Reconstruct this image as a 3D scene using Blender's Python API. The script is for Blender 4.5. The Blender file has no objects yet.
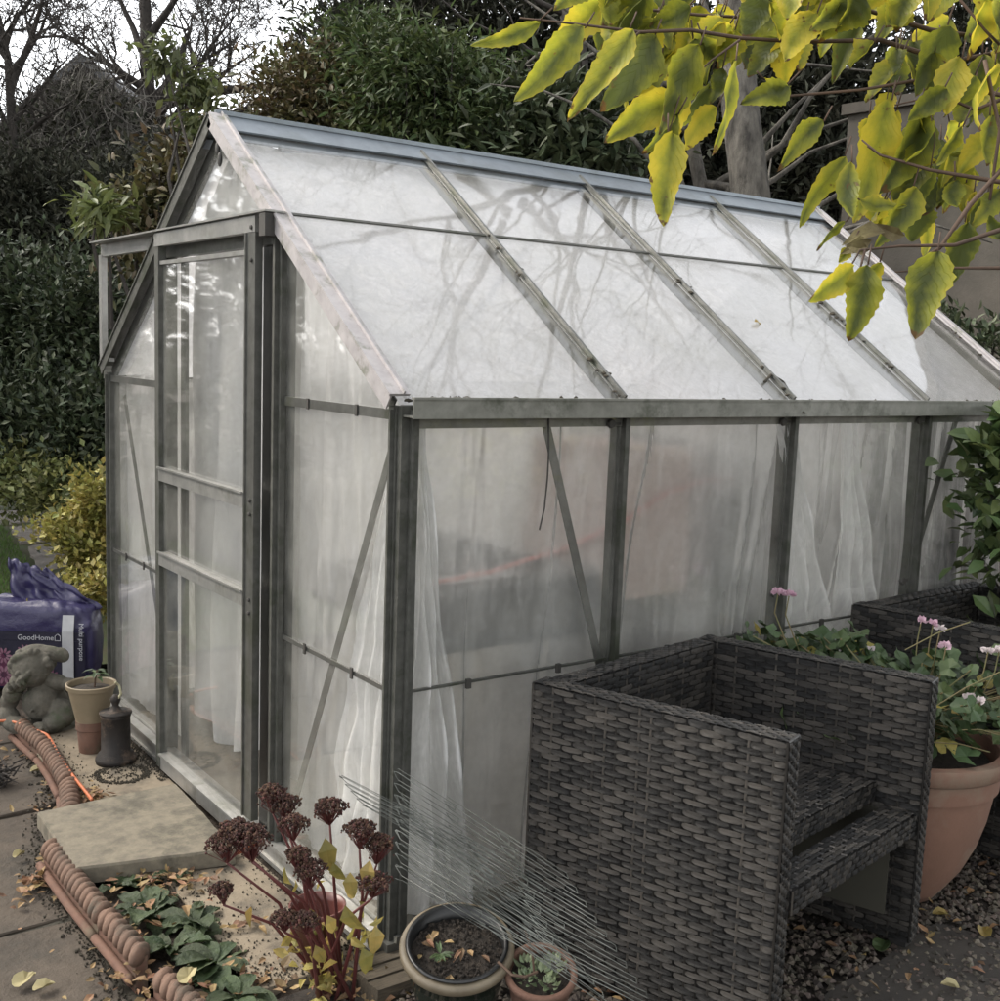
import bpy, bmesh, math, random
from math import sin, cos, pi, radians
from mathutils import Vector, Matrix, noise
import numpy as np
R = random.Random(7)
V = Vector
scene = bpy.context.scene
COL = scene.collection

# ---------------------------------------------------------------- camera
F = 1133.8
CAM = V((-1.235, -2.046, 1.357))
RX = V((0.80931238, -0.58628193, 0.03587449))
UX = V((0.04775811, 0.12655347, 0.99080946))
FW = V((0.58543372, 0.80016106, -0.130421))
cd = bpy.data.cameras.new('camera'); co = bpy.data.objects.new('camera', cd); COL.objects.link(co)
co.matrix_world = Matrix(((RX.x, UX.x, -FW.x, CAM.x), (RX.y, UX.y, -FW.y, CAM.y), (RX.z, UX.z, -FW.z, CAM.z), (0, 0, 0, 1)))
cd.sensor_width = 36; cd.sensor_fit = 'HORIZONTAL'; cd.lens = F / 1000 * 36
cd.clip_start = .05; cd.clip_end = 500
scene.camera = co

def ray(x, y): return FW + RX * ((x - 500) / F) - UX * ((y - 500.5) / F)
def D(x, y, t): return CAM + ray(x, y) * t                 # survey point: a sight line and its distance
def AT(x, y, ax, v):
    d = ray(x, y); return CAM + d * ((v - CAM[ax]) / d[ax])
def Z(x, y, z=0.0): return AT(x, y, 2, z)

# ---------------------------------------------------------------- materials
def nt(name):
    m = bpy.data.materials.new(name); m.use_nodes = True
    t = m.node_tree; t.nodes.clear(); return m, t
def N(t, typ, **kw):
    n = t.nodes.new(typ)
    for k, v in kw.items():
        if k in n.inputs: n.inputs[k].default_value = v
        else: setattr(n, k, v)
    return n
def c4(c): return (c[0], c[1], c[2], 1)
def mat(name, a, b=None, scale=8, rough=.7, bump=0., bscale=None, metal=0., detail=6, c=None, cs=2, island=0., spec=.5, stretch=None, trans=0., stripe=None):
    """two colour noise surface, optional third colour in large blotches, optional per leaf variation"""
    m, t = nt(name); L = t.links
    out = N(t, 'ShaderNodeOutputMaterial'); p = N(t, 'ShaderNodeBsdfPrincipled')
    p.inputs['Roughness'].default_value = rough; p.inputs['Metallic'].default_value = metal
    p.inputs['Specular IOR Level'].default_value = spec
    tc = N(t, 'ShaderNodeTexCoord'); mp = N(t, 'ShaderNodeMapping'); L.new(tc.outputs['Object'], mp.inputs[0])
    if stretch: mp.inputs['Scale'].default_value = stretch
    b = b or a
    nz = N(t, 'ShaderNodeTexNoise', Scale=scale, Detail=detail, Roughness=.65); L.new(mp.outputs[0], nz.inputs[0])
    cr = N(t, 'ShaderNodeMapRange'); cr.inputs[1].default_value = .33; cr.inputs[2].default_value = .67
    L.new(nz.outputs[0], cr.inputs[0])
    mx = N(t, 'ShaderNodeMix', data_type='RGBA'); mx.inputs[6].default_value = c4(a); mx.inputs[7].default_value = c4(b)
    L.new(cr.outputs[0], mx.inputs[0]); colr = mx.outputs[2]
    if c:
        n2 = N(t, 'ShaderNodeTexNoise', Scale=cs, Detail=5, Roughness=.7); L.new(tc.outputs['Object'], n2.inputs[0])
        r2 = N(t, 'ShaderNodeMapRange'); r2.inputs[1].default_value = .52; r2.inputs[2].default_value = .66
        L.new(n2.outputs[0], r2.inputs[0])
        m2 = N(t, 'ShaderNodeMix', data_type='RGBA'); L.new(r2.outputs[0], m2.inputs[0]); L.new(colr, m2.inputs[6]); m2.inputs[7].default_value = c4(c)
        colr = m2.outputs[2]
    if island:
        g = N(t, 'ShaderNodeNewGeometry'); hs = N(t, 'ShaderNodeHueSaturation')
        m1 = N(t, 'ShaderNodeMapRange'); m1.inputs[3].default_value = 1 - island; m1.inputs[4].default_value = 1 + island
        L.new(g.outputs['Random Per Island'], m1.inputs[0]); L.new(m1.outputs[0], hs.inputs['Value'])
        wn = N(t, 'ShaderNodeTexWhiteNoise', noise_dimensions='1D'); L.new(g.outputs['Random Per Island'], wn.inputs['W'])
        m3 = N(t, 'ShaderNodeMapRange'); m3.inputs[3].default_value = .5 - .05 * island; m3.inputs[4].default_value = .5 + .05 * island
        L.new(wn.outputs[0], m3.inputs[0]); L.new(m3.outputs[0], hs.inputs['Hue'])
        L.new(colr, hs.inputs['Color']); colr = hs.outputs[0]
    L.new(colr, p.inputs['Base Color'])
    if bump:
        nb = N(t, 'ShaderNodeTexNoise', Scale=bscale or scale * 4, Detail=8, Roughness=.7); L.new(mp.outputs[0], nb.inputs[0])
        bp = N(t, 'ShaderNodeBump', Strength=1.0, Distance=bump); L.new(nb.outputs[0], bp.inputs['Height']); L.new(bp.outputs[0], p.inputs['Normal'])
    sh = p.outputs[0]
    if trans:
        tr = N(t, 'ShaderNodeBsdfTranslucent'); L.new(colr, tr.inputs[0]); ms = N(t, 'ShaderNodeMixShader'); ms.inputs[0].default_value = trans
        L.new(sh, ms.inputs[1]); L.new(tr.outputs[0], ms.inputs[2]); sh = ms.outputs[0]
    L.new(sh, out.inputs[0]); return m

M = {}
M['alu'] = mat('weathered_aluminium', (.20, .20, .185), (.13, .13, .12), 22, .42, .0006, 90, metal=.75, c=(.12, .125, .10), cs=7)
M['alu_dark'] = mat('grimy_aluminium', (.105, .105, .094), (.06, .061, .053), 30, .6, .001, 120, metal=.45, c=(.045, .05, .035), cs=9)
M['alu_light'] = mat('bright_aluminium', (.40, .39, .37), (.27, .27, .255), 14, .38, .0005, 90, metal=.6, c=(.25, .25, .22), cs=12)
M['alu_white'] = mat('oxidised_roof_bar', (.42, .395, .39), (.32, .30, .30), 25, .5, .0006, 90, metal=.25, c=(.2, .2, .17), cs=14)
M['ridge'] = mat('ridge_metal', (.22, .25, .275), (.16, .18, .20), 10, .4, .0005, 60, metal=.5, c=(.16, .18, .19), cs=6)
M['gutter'] = mat('gutter_metal', (.25, .25, .225), (.16, .16, .14), 18, .5, .0006, 60, metal=.5, c=(.09, .095, .075), cs=8)
M['rust'] = mat('dark_clip_metal', (.03, .03, .026), (.05, .045, .04), 20, .7)
M['moss'] = mat('moss_and_dirt', (.022, .020, .014), (.055, .045, .03), 60, .95, .003, 200)
M['slab'] = mat('step_slab_stone', (.19, .165, .12), (.115, .10, .076), 26, .9, .003, 45, c=(.075, .068, .05), cs=7)
M['slab2'] = mat('base_slab_stone', (.235, .192, .135), (.165, .135, .097), 14, .9, .004, 50, c=(.095, .08, .06), cs=6)
M['paving'] = mat('riven_paving', (.088, .069, .051), (.045, .036, .027), 6, .9, .016, 11, c=(.042, .036, .028), cs=3.4, detail=12)
M['flag'] = mat('far_flagstone', (.27, .24, .21), (.17, .15, .13), 8, .85, .006, 12)
M['soil'] = mat('soil', (.028, .02, .014), (.055, .04, .028), 40, .95, .01, 60)
M['soil_d'] = mat('wet_compost', (.018, .015, .012), (.05, .038, .028), 70, .9, .006, 120)
M['grass'] = mat('lawn_blades', (.06, .12, .022), (.10, .16, .035), 6, .7, island=.3, trans=.2)
M['terra'] = mat('terracotta', (.20, .108, .075), (.165, .09, .062), 8, .8, .001, 70, c=(.20, .14, .10), cs=5)
M['terra_old'] = mat('old_terracotta', (.15, .078, .052), (.10, .054, .038), 18, .85, .002, 80, c=(.12, .09, .06), cs=8)
M['rope'] = mat('rope_terracotta', (.155, .092, .062), (.088, .054, .038), 14, .85, .003, 60, c=(.07, .052, .036), cs=16)
M['tan'] = mat('tan_plastic', (.21, .165, .105), (.165, .13, .08), 12, .6, .0005, 60)
M['iron'] = mat('dark_iron', (.012, .010, .009), (.026, .020, .016), 18, .75, .002, 70, metal=.2, c=(.10, .07, .05), cs=14)
M['stone'] = mat('carved_stone', (.125, .113, .09), (.062, .058, .045), 26, .95, .009, 45, c=(.06, .07, .04), cs=10)
M['orange'] = mat('orange_cable', (.40, .115, .045), rough=.45)
M['red'] = mat('red_hose', (.38, .07, .045), rough=.5)
M['purple'] = mat('purple_plastic', (.018, .014, .055), (.028, .024, .075), 6, .33, .006, 14, c=(.04, .036, .085), cs=6)
M['navy'] = mat('navy_plastic', (.008, .008, .020), (.014, .013, .03), 6, .3, .003, 12)
M['print'] = mat('printed_magenta', (.085, .012, .042), (.02, .01, .022), 14, .35)
M['petal'] = mat('printed_petals', (.22, .13, .16), (.14, .04, .08), 50, .4)
M['white_p'] = mat('white_tape', (.40, .40, .40), (.32, .32, .33), 20, .4)
M['ink'] = mat('white_ink', (.38, .38, .40), rough=.5)
M['wood'] = mat('weathered_plank', (.11, .088, .058), (.045, .036, .026), 6, .9, .004, 8, stretch=(3, 60, 30))
M['glaze'] = mat('green_glaze', (.012, .018, .014), (.025, .03, .022), 10, .12)
M['rim'] = mat('stoneware_rim', (.17, .14, .095), (.11, .088, .058), 16, .55, .0006, 60)
M['blackp'] = mat('gap_shade_black', (.012, .012, .012), rough=.35)
M['bark'] = mat('dark_bark', (.050, .042, .035), (.025, .021, .018), 20, .9, .01, 50, stretch=(1, 1, .3))
M['bark_l'] = mat('grey_bark', (.17, .155, .13), (.035, .031, .026), 16, .9, .03, 24, stretch=(1, 1, .35))
M['twig'] = mat('thin_twig', (.10, .06, .038), (.055, .035, .024), 30, .8)
M['wire'] = mat('galvanised_wire', (.17, .18, .165), (.03, .034, .03), 9, .4, metal=.7)
M['sedst'] = mat('sedum_stem', (.13, .035, .032), (.08, .022, .02), 20, .6)
M['sedhd'] = mat('dry_seed_head', (.026, .011, .008), (.085, .040, .026), 60, .9, island=.6)
M['ylleaf'] = mat('yellowing_leaf', (.36, .27, .075), (.22, .20, .06), 30, .6, trans=.4, island=.35)
M['dryleaf'] = mat('dry_leaf', (.16, .085, .042), (.24, .16, .075), 20, .7, trans=.15, island=.5)
M['paleleaf'] = mat('pale_leaf', (.42, .37, .20), (.32, .285, .14), 20, .6, trans=.2, island=.2)
M['prim'] = mat('crinkled_leaf', (.026, .046, .017), (.055, .08, .028), 30, .5, .008, 60, trans=.15, island=.35)
M['sage'] = mat('geranium_leaf', (.035, .060, .022), (.058, .09, .032), 20, .55, .002, 60, trans=.2, island=.4)
M['pink'] = mat('pale_pink_petal', (.55, .33, .43), (.62, .46, .52), 40, .6, trans=.3)
M['white_f'] = mat('white_petal', (.62, .57, .55), (.56, .47, .49), 40, .6, trans=.3)
M['laurel'] = mat('dark_laurel', (.030, .042, .022), (.060, .074, .038), 8, .5, spec=.3, island=.6, trans=.12)
M['bright'] = mat('yellow_euonymus', (.38, .31, .085), (.17, .18, .045), 9, .5, island=.4, trans=.25)
M['autumn'] = mat('autumn_mix', (.070, .082, .028), (.095, .060, .032), 2.2, .6, island=.55, trans=.2)
M['bamboo'] = mat('narrow_green', (.065, .090, .030), (.040, .055, .022), 2.4, .6, spec=.3, island=.55, trans=.2)
M['dark'] = mat('evergreen_dark', (.022, .026, .017), (.050, .050, .035), 3, .75, spec=.2, island=.6, trans=.1)
M['vine'] = mat('grey_vine', (.16, .15, .13), (.07, .065, .055), 10, .8, island=.4)
M['wall_r'] = mat('stained_render', (.10, .088, .072), (.062, .055, .045), 3, .9, .003, 40, c=(.055, .05, .04), cs=1.6)
M['brick'] = mat('dark_gable', (.06, .055, .05), (.035, .033, .03), 4, .9)
M['slate'] = mat('roof_slate', (.055, .055, .056), (.035, .035, .036), 6, .7)
M['card'] = mat('cardboard', (.42, .30, .25), (.36, .25, .21), 5, .9)
M['dgreen'] = mat('lining_board', (.045, .042, .03), (.035, .033, .024), 5, .8)
M['gravel'] = mat('gravel_stone', (.095, .078, .06), (.05, .039, .032), 9, .8, .002, 60, island=.65)

# wicker: brown grey plastic strands with long fibres
m, t = nt('woven_resin'); L = t.links
out = N(t, 'ShaderNodeOutputMaterial'); p = N(t, 'ShaderNodeBsdfPrincipled', Roughness=.40); L.new(p.outputs[0], out.inputs[0])
uv = N(t, 'ShaderNodeTexCoord'); mp = N(t, 'ShaderNodeMapping'); mp.inputs['Scale'].default_value = (1, 14, 1); L.new(uv.outputs['UV'], mp.inputs[0])
nz = N(t, 'ShaderNodeTexNoise', Scale=3, Detail=5, Roughness=.7); L.new(mp.outputs[0], nz.inputs[0])
g = N(t, 'ShaderNodeNewGeometry')
ra = N(t, 'ShaderNodeMapRange'); ra.inputs[3].default_value = -.36; ra.inputs[4].default_value = .30; L.new(g.outputs['Random Per Island'], ra.inputs[0])
ad = N(t, 'ShaderNodeMath', operation='ADD'); L.new(nz.outputs[0], ad.inputs[0]); L.new(ra.outputs[0], ad.inputs[1])
cr = N(t, 'ShaderNodeValToRGB'); cr.color_ramp.elements[0].position = .34; cr.color_ramp.elements[0].color = (.002, .0018, .0016, 1)
cr.color_ramp.elements[1].position = .85; cr.color_ramp.elements[1].color = (.066, .058, .049, 1)
L.new(ad.outputs[0], cr.inputs[0]); L.new(cr.outputs[0], p.inputs['Base Color'])
bp = N(t, 'ShaderNodeBump', Distance=.003); L.new(nz.outputs[0], bp.inputs['Height']); L.new(bp.outputs[0], p.inputs['Normal'])
M['wicker'] = m
M['wick_back'] = mat('woven_resin_gap', (.012, .011, .010), (.02, .018, .017), 40, .8)

# clear glass with faint dirt
def glassmat():
    m, t = nt('horticultural_glass'); L = t.links
    out = N(t, 'ShaderNodeOutputMaterial'); lw = N(t, 'ShaderNodeLayerWeight', Blend=.5)
    pw = N(t, 'ShaderNodeMath', operation='POWER'); pw.inputs[1].default_value = 4.2; L.new(lw.outputs['Facing'], pw.inputs[0])
    fr = N(t, 'ShaderNodeMath', operation='MULTIPLY_ADD'); fr.inputs[1].default_value = .92; fr.inputs[2].default_value = .045; L.new(pw.outputs[0], fr.inputs[0])
    gl = N(t, 'ShaderNodeBsdfAnisotropic', Roughness=.03); tr = N(t, 'ShaderNodeBsdfTransparent', Color=(.97, .97, .97, 1))
    mx = N(t, 'ShaderNodeMixShader'); L.new(fr.outputs[0], mx.inputs[0]); L.new(tr.outputs[0], mx.inputs[1]); L.new(gl.outputs[0], mx.inputs[2])
    df = N(t, 'ShaderNodeBsdfDiffuse', Color=(.42, .42, .38, 1))
    tc = N(t, 'ShaderNodeTexCoord')
    nz = N(t, 'ShaderNodeTexNoise', Scale=3.5, Detail=10, Roughness=.72); L.new(tc.outputs['Object'], nz.inputs[0])
    r = N(t, 'ShaderNodeMapRange'); r.inputs[1].default_value = .4; r.inputs[2].default_value = .8; r.inputs[3].default_value = .03; r.inputs[4].default_value = .22
    L.new(nz.outputs[0], r.inputs[0])
    m2 = N(t, 'ShaderNodeMixShader'); L.new(r.outputs[0], m2.inputs[0]); L.new(mx.outputs[0], m2.inputs[1]); L.new(df.outputs[0], m2.inputs[2])
    n3 = N(t, 'ShaderNodeTexNoise', Scale=2.2, Detail=2); L.new(tc.outputs['Object'], n3.inputs[0])
    bp = N(t, 'ShaderNodeBump', Distance=.004, Strength=.5); L.new(n3.outputs[0], bp.inputs['Height']); L.new(bp.outputs[0], gl.inputs['Normal'])
    L.new(m2.outputs[0], out.inputs[0]); return m
M['glass'] = glassmat()
def filmmat(name, opac=.72, col=(.80, .80, .78), blur=.35, tl=.5, lo=.5):
    m, t = nt(name); L = t.links
    out = N(t, 'ShaderNodeOutputMaterial')
    df = N(t, 'ShaderNodeBsdfDiffuse', Color=c4(col)); tr = N(t, 'ShaderNodeBsdfTranslucent', Color=c4(col))
    a = N(t, 'ShaderNodeMixShader'); a.inputs[0].default_value = tl; L.new(df.outputs[0], a.inputs[1]); L.new(tr.outputs[0], a.inputs[2])
    rf = N(t, 'ShaderNodeBsdfRefraction', IOR=1.25, Roughness=blur, Color=(.95, .95, .94, 1)) if blur else N(t, 'ShaderNodeBsdfTransparent', Color=(.96, .96, .95, 1))
    tc = N(t, 'ShaderNodeTexCoord'); nz = N(t, 'ShaderNodeTexNoise', Scale=2.2, Detail=7, Roughness=.62, Distortion=.6)
    mp = N(t, 'ShaderNodeMapping'); mp.inputs['Scale'].default_value = (1.6, 1.6, .6); L.new(tc.outputs['Object'], mp.inputs[0]); L.new(mp.outputs[0], nz.inputs[0])
    r = N(t, 'ShaderNodeMapRange'); r.inputs[1].default_value = .32; r.inputs[2].default_value = .68; r.inputs[3].default_value = lo; r.inputs[4].default_value = min(1, opac + .12)
    L.new(nz.outputs[0], r.inputs[0])
    n2 = N(t, 'ShaderNodeTexNoise', Scale=9, Detail=9, Roughness=.7, Distortion=1.4); m2 = N(t, 'ShaderNodeMapping'); m2.inputs['Scale'].default_value = (2.2, 2.2, .35); m2.inputs['Rotation'].default_value = (0, .12, 0)
    L.new(tc.outputs['Object'], m2.inputs[0]); L.new(m2.outputs[0], n2.inputs[0]); r2 = N(t, 'ShaderNodeMapRange'); r2.inputs[1].default_value = .45; r2.inputs[2].default_value = .75; r2.inputs[4].default_value = .34; L.new(n2.outputs[0], r2.inputs[0])
    sm_ = N(t, 'ShaderNodeMath', operation='ADD', use_clamp=True); L.new(r.outputs[0], sm_.inputs[0]); L.new(r2.outputs[0], sm_.inputs[1]); r = sm_
    bpn = N(t, 'ShaderNodeBump', Distance=.006, Strength=.6); L.new(n2.outputs[0], bpn.inputs['Height']); L.new(bpn.outputs[0], df.inputs['Normal']); L.new(bpn.outputs[0], tr.inputs['Normal'])
    b = N(t, 'ShaderNodeMixShader'); L.new(r.outputs[0], b.inputs[0]); L.new(rf.outputs[0], b.inputs[1]); L.new(a.outputs[0], b.inputs[2])
    L.new(b.outputs[0], out.inputs[0]); return m
M['film'] = filmmat('polythene_lining', .54, (.98, .975, .955), .30, .52, .20)
M['film_t'] = filmmat('polythene_far_lining', .6, (.95, .94, .92), 0, .6, .35)
M['film_r'] = filmmat('polythene_roof_lining', .85, (.97, .965, .975), 0, .56, .72)
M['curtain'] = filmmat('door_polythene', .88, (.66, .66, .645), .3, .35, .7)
M['fleece'] = filmmat('hanging_polythene', .7, (.97, .97, .96), 0, .4, .42)

# big foreground leaves: yellow green with darker base, brown spots and tip
def leafmat():
    m, t = nt('turning_leaf'); L = t.links
    out = N(t, 'ShaderNodeOutputMaterial'); p = N(t, 'ShaderNodeBsdfPrincipled', Roughness=.5)
    uv = N(t, 'ShaderNodeTexCoord'); g = N(t, 'ShaderNodeNewGeometry')
    nz = N(t, 'ShaderNodeTexNoise', Scale=28, Detail=5, Roughness=.6); L.new(uv.outputs['Object'], nz.inputs[0])
    ad = N(t, 'ShaderNodeMath', operation='ADD'); L.new(nz.outputs[0], ad.inputs[0])
    ra = N(t, 'ShaderNodeMapRange'); ra.inputs[3].default_value = -.33; ra.inputs[4].default_value = .25; L.new(g.outputs['Random Per Island'], ra.inputs[0]); L.new(ra.outputs[0], ad.inputs[1])
    cr = N(t, 'ShaderNodeValToRGB'); e = cr.color_ramp.elements
    e[0].position = .2; e[0].color = (.085, .105, .025, 1); e[1].position = .78; e[1].color = (.55, .45, .04, 1)
    k = e.new(.5); k.color = (.29, .30, .03, 1)
    L.new(ad.outputs[0], cr.inputs[0])
    vo = N(t, 'ShaderNodeTexNoise', Scale=90, Detail=3); L.new(uv.outputs['Object'], vo.inputs[0])
    r2 = N(t, 'ShaderNodeMapRange'); r2.inputs[1].default_value = .68; r2.inputs[2].default_value = .74; L.new(vo.outputs[0], r2.inputs[0])
    mx = N(t, 'ShaderNodeMix', data_type='RGBA'); L.new(r2.outputs[0], mx.inputs[0]); L.new(cr.outputs[0], mx.inputs[6]); mx.inputs[7].default_value = (.13, .07, .02, 1)
    spu = N(t, 'ShaderNodeSeparateXYZ'); L.new(uv.outputs['UV'], spu.inputs[0]); abu = N(t, 'ShaderNodeMath', operation='ABSOLUTE'); L.new(spu.outputs[0], abu.inputs[0])
    ed_ = N(t, 'ShaderNodeMath', operation='MULTIPLY_ADD'); ed_.inputs[1].default_value = .75; ed_.inputs[2].default_value = -.2; L.new(abu.outputs[0], ed_.inputs[0])
    ad2 = N(t, 'ShaderNodeMath', operation='ADD'); L.new(ad.outputs[0], ad2.inputs[0]); L.new(ed_.outputs[0], ad2.inputs[1]); L.new(ad2.outputs[0], cr.inputs[0])
    sm2 = N(t, 'ShaderNodeMath', operation='ADD'); L.new(vo.outputs[0], sm2.inputs[0]); mm2 = N(t, 'ShaderNodeMapRange'); mm2.inputs[1].default_value = .8; mm2.inputs[2].default_value = 1; mm2.inputs[4].default_value = .22; L.new(spu.outputs[1], mm2.inputs[0]); L.new(mm2.outputs[0], sm2.inputs[1]); L.new(sm2.outputs[0], r2.inputs[0])
    # veins from the leaf's own uv: u across -.5..5, v along
    sp = N(t, 'ShaderNodeSeparateXYZ'); L.new(uv.outputs['UV'], sp.inputs[0])
    au = N(t, 'ShaderNodeMath', operation='ABSOLUTE'); L.new(sp.outputs[0], au.inputs[0])
    mu = N(t, 'ShaderNodeMath', operation='MULTIPLY'); mu.inputs[1].default_value = .7; L.new(au.outputs[0], mu.inputs[0])
    su = N(t, 'ShaderNodeMath', operation='SUBTRACT'); L.new(sp.outputs[1], su.inputs[0]); L.new(mu.outputs[0], su.inputs[1])
    ms = N(t, 'ShaderNodeMath', operation='MULTIPLY'); ms.inputs[1].default_value = 9; L.new(su.outputs[0], ms.inputs[0])
    frc = N(t, 'ShaderNodeMath', operation='PINGPONG'); frc.inputs[1].default_value = .5; L.new(ms.outputs[0], frc.inputs[0])
    r3 = N(t, 'ShaderNodeMapRange'); r3.inputs[1].default_value = 0; r3.inputs[2].default_value = .12; r3.inputs[3].default_value = 1; r3.inputs[4].default_value = 0; L.new(frc.outputs[0], r3.inputs[0])
    bp = N(t, 'ShaderNodeBump', Distance=-.0006, Strength=.6); L.new(r3.outputs[0], bp.inputs['Height']); L.new(bp.outputs[0], p.inputs['Normal'])
    L.new(mx.outputs[2], p.inputs['Base Color'])
    tr = N(t, 'ShaderNodeBsdfTranslucent'); L.new(mx.outputs[2], tr.inputs[0])
    s = N(t, 'ShaderNodeMixShader'); s.inputs[0].default_value = .55; L.new(p.outputs[0], s.inputs[1]); L.new(tr.outputs[0], s.inputs[2]); L.new(s.outputs[0], out.inputs[0])
    return m
M['bigleaf'] = leafmat()

# ---------------------------------------------------------------- object helpers
def tag(o, label=None, cat=None, group=None, kind=None):
    if label: o['label'] = label
    if cat: o['category'] = cat
    if group: o['group'] = group
    if kind: o['kind'] = kind
    return o
def thing(name, loc, label, cat, group=None):
    o = bpy.data.objects.new(name, None); COL.objects.link(o); o.location = V(loc); o.empty_display_size = .1
    return tag(o, label, cat, group)
def root_loc(o):
    while o.parent: o = o.parent
    return V(o.location)

class MB:
    def __init__(s): s.v = []; s.f = []; s.uv = []; s.hasuv = False
    def add(s, vs, fs, uvs=None):
        k = len(s.v); s.v.extend([tuple(a) for a in vs]); s.f.extend([tuple(i + k for i in q) for q in fs])
        if uvs: s.hasuv = True
        s.uv.extend(uvs or [(0, 0)] * len(vs)); return s
    def obox(s, c, ex, ey, ez):
        """box from centre and three half-extent vectors"""
        c, ex, ey, ez = V(c), V(ex), V(ey), V(ez)
        vs = [c + ex * a + ey * b + ez * d for d in (-1, 1) for b in (-1, 1) for a in (-1, 1)]
        return s.add(vs, [(0, 2, 3, 1), (4, 5, 7, 6), (0, 1, 5, 4), (2, 6, 7, 3), (0, 4, 6, 2), (1, 3, 7, 5)])
    def box(s, a, b):
        a, b = V(a), V(b); return s.obox((a + b) / 2, ((b.x - a.x) / 2, 0, 0), (0, (b.y - a.y) / 2, 0), (0, 0, (b.z - a.z) / 2))
    def bar(s, p, q, w, h, up=(0, 0, 1)):
        """bar p->q, w across, h along up"""
        p, q = V(p), V(q); d = (q - p); l = d.length / 2; d.normalize(); up = V(up)
        x = d.cross(up).normalized(); u = x.cross(d)
        return s.obox((p + q) / 2, d * l, x * w / 2, u * h / 2)
    def tube(s, pts, r, n=8, cap=True):
        pts = [V(a) for a in pts]; m = len(pts)
        rs = r if isinstance(r, (list, tuple)) else [r] * m
        k = len(s.v); vs = []; ref = None
        for i, a in enumerate(pts):
            d = (pts[min(i + 1, m - 1)] - pts[max(i - 1, 0)])
            if d.length < 1e-9: d = V((0, 0, 1))
            d.normalize()
            if ref is None: ref = d.orthogonal().normalized()
            x = (ref - d * ref.dot(d))
            if x.length < 1e-6: x = d.orthogonal()
            x.normalize(); ref = x; y = d.cross(x)
            for j in range(n):
                an = 2 * pi * j / n; vs.append(a + (x * cos(an) + y * sin(an)) * rs[i])
        fs = [(i * n + j, i * n + (j + 1) % n, (i + 1) * n + (j + 1) % n, (i + 1) * n + j) for i in range(m - 1) for j in range(n)]
        if cap: fs += [tuple(reversed(range(n))), tuple((m - 1) * n + j for j in range(n))]
        return s.add(vs, fs)
    def lathe(s, c, prof, n=40, axis=(0, 0, 1), close=False, wob=0):
        c = V(c); az = V(axis).normalized(); x = az.orthogonal().normalized(); y = az.cross(x); vs = []
        for r, z in prof:
            for j in range(n):
                an = 2 * pi * j / n; rr = r * (1 + wob * noise.noise(V((cos(an) * 2, sin(an) * 2, z * 20))))
                vs.append(c + (x * cos(an) + y * sin(an)) * rr + az * z)
        m = len(prof)
        fs = [(i * n + j, i * n + (j + 1) % n, (i + 1) * n + (j + 1) % n, (i + 1) * n + j) for i in range(m - 1) for j in range(n)]
        return s.add(vs, fs)
    def ell(s, c, r, n=10, m=6, R3=None, jit=0):
        c = V(c); r = r if isinstance(r, (tuple, list, Vector)) else (r, r, r); vs = []
        for i in range(m + 1):
            th = pi * i / m
            for j in range(n):
                ph = 2 * pi * j / n; q = V((sin(th) * cos(ph) * r[0], sin(th) * sin(ph) * r[1], cos(th) * r[2]))
                if jit: q *= 1 + jit * (R.random() - .5)
                if R3: q = R3 @ q
                vs.append(c + q)
        return s.add(vs, [(i * n + j, (i + 1) * n + j, (i + 1) * n + (j + 1) % n, i * n + (j + 1) % n) for i in range(m) for j in range(n)])
    def leaf(s, c, d, nrm, l, w, fold=.25, curl=.15):
        """six-sided folded leaf"""
        d = V(d).normalized(); x = d.cross(V(nrm))
        if x.length < 1e-4: x = d.orthogonal()
        x.normalize(); n = x.cross(d); c = V(c); h = w / 2
        vs = [c, c + d * l * .35 + x * h + n * fold * h, c + d * l * .35, c + d * l * .35 - x * h + n * fold * h,
              c + d * l * .72 + x * h * .7 - n * l * curl * .4 + n * fold * h * .7, c + d * l * .72 - n * l * curl * .4, c + d * l * .72 - x * h * .7 - n * l * curl * .4 + n * fold * h * .7,
              c + d * l - n * l * curl]
        return s.add(vs, [(0, 1, 2), (0, 2, 3), (1, 4, 5, 2), (2, 5, 6, 3), (4, 7, 5), (5, 7, 6)])
    def leaf4(s, c, d, nrm, l, w):
        d = V(d).normalized(); x = d.cross(V(nrm))
        if x.length < 1e-4: x = d.orthogonal()
        x.normalize(); c = V(c); n = x.cross(d)
        return s.add([c, c + d * l * .45 + x * w / 2 + n * w * .15, c + d * l, c + d * l * .45 - x * w / 2 + n * w * .15], [(0, 1, 2), (0, 2, 3)])
    def build(s, name, m, parent=None, smooth=False, org=None, solid=0, bevel=0, sub=0):
        o0 = root_loc(parent) if parent else V(org or (0, 0, 0))
        me = bpy.data.meshes.new(name)
        a = np.array(s.v, dtype=float) - np.array(o0)
        me.from_pydata(a.tolist(), [], s.f)
        if s.hasuv:
            ul = me.uv_layers.new(name='uv'); li = np.empty(len(me.loops), dtype=np.int32); me.loops.foreach_get('vertex_index', li)
            ul.data.foreach_set('uv', np.array(s.uv, dtype=np.float32)[li].ravel())
        if smooth: me.polygons.foreach_set('use_smooth', [True] * len(me.polygons))
        me.materials.append(m if not isinstance(m, str) else M[m]); me.update()
        o = bpy.data.objects.new(name, me); COL.objects.link(o)
        if parent: o.parent = parent
        else: o.location = o0
        if solid: md = o.modifiers.new('solid', 'SOLIDIFY'); md.thickness = solid
        if bevel: md = o.modifiers.new('bevel', 'BEVEL'); md.width = bevel; md.segments = 2; md.limit_method = 'ANGLE'
        if sub: md = o.modifiers.new('sub', 'SUBSURF'); md.levels = md.render_levels = sub
        return o
def copy_tree(o, parent=None):
    c = o.copy(); COL.objects.link(c)
    if parent: c.parent = parent
    for ch in list(o.children): copy_tree(ch, c)
    return c
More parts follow.
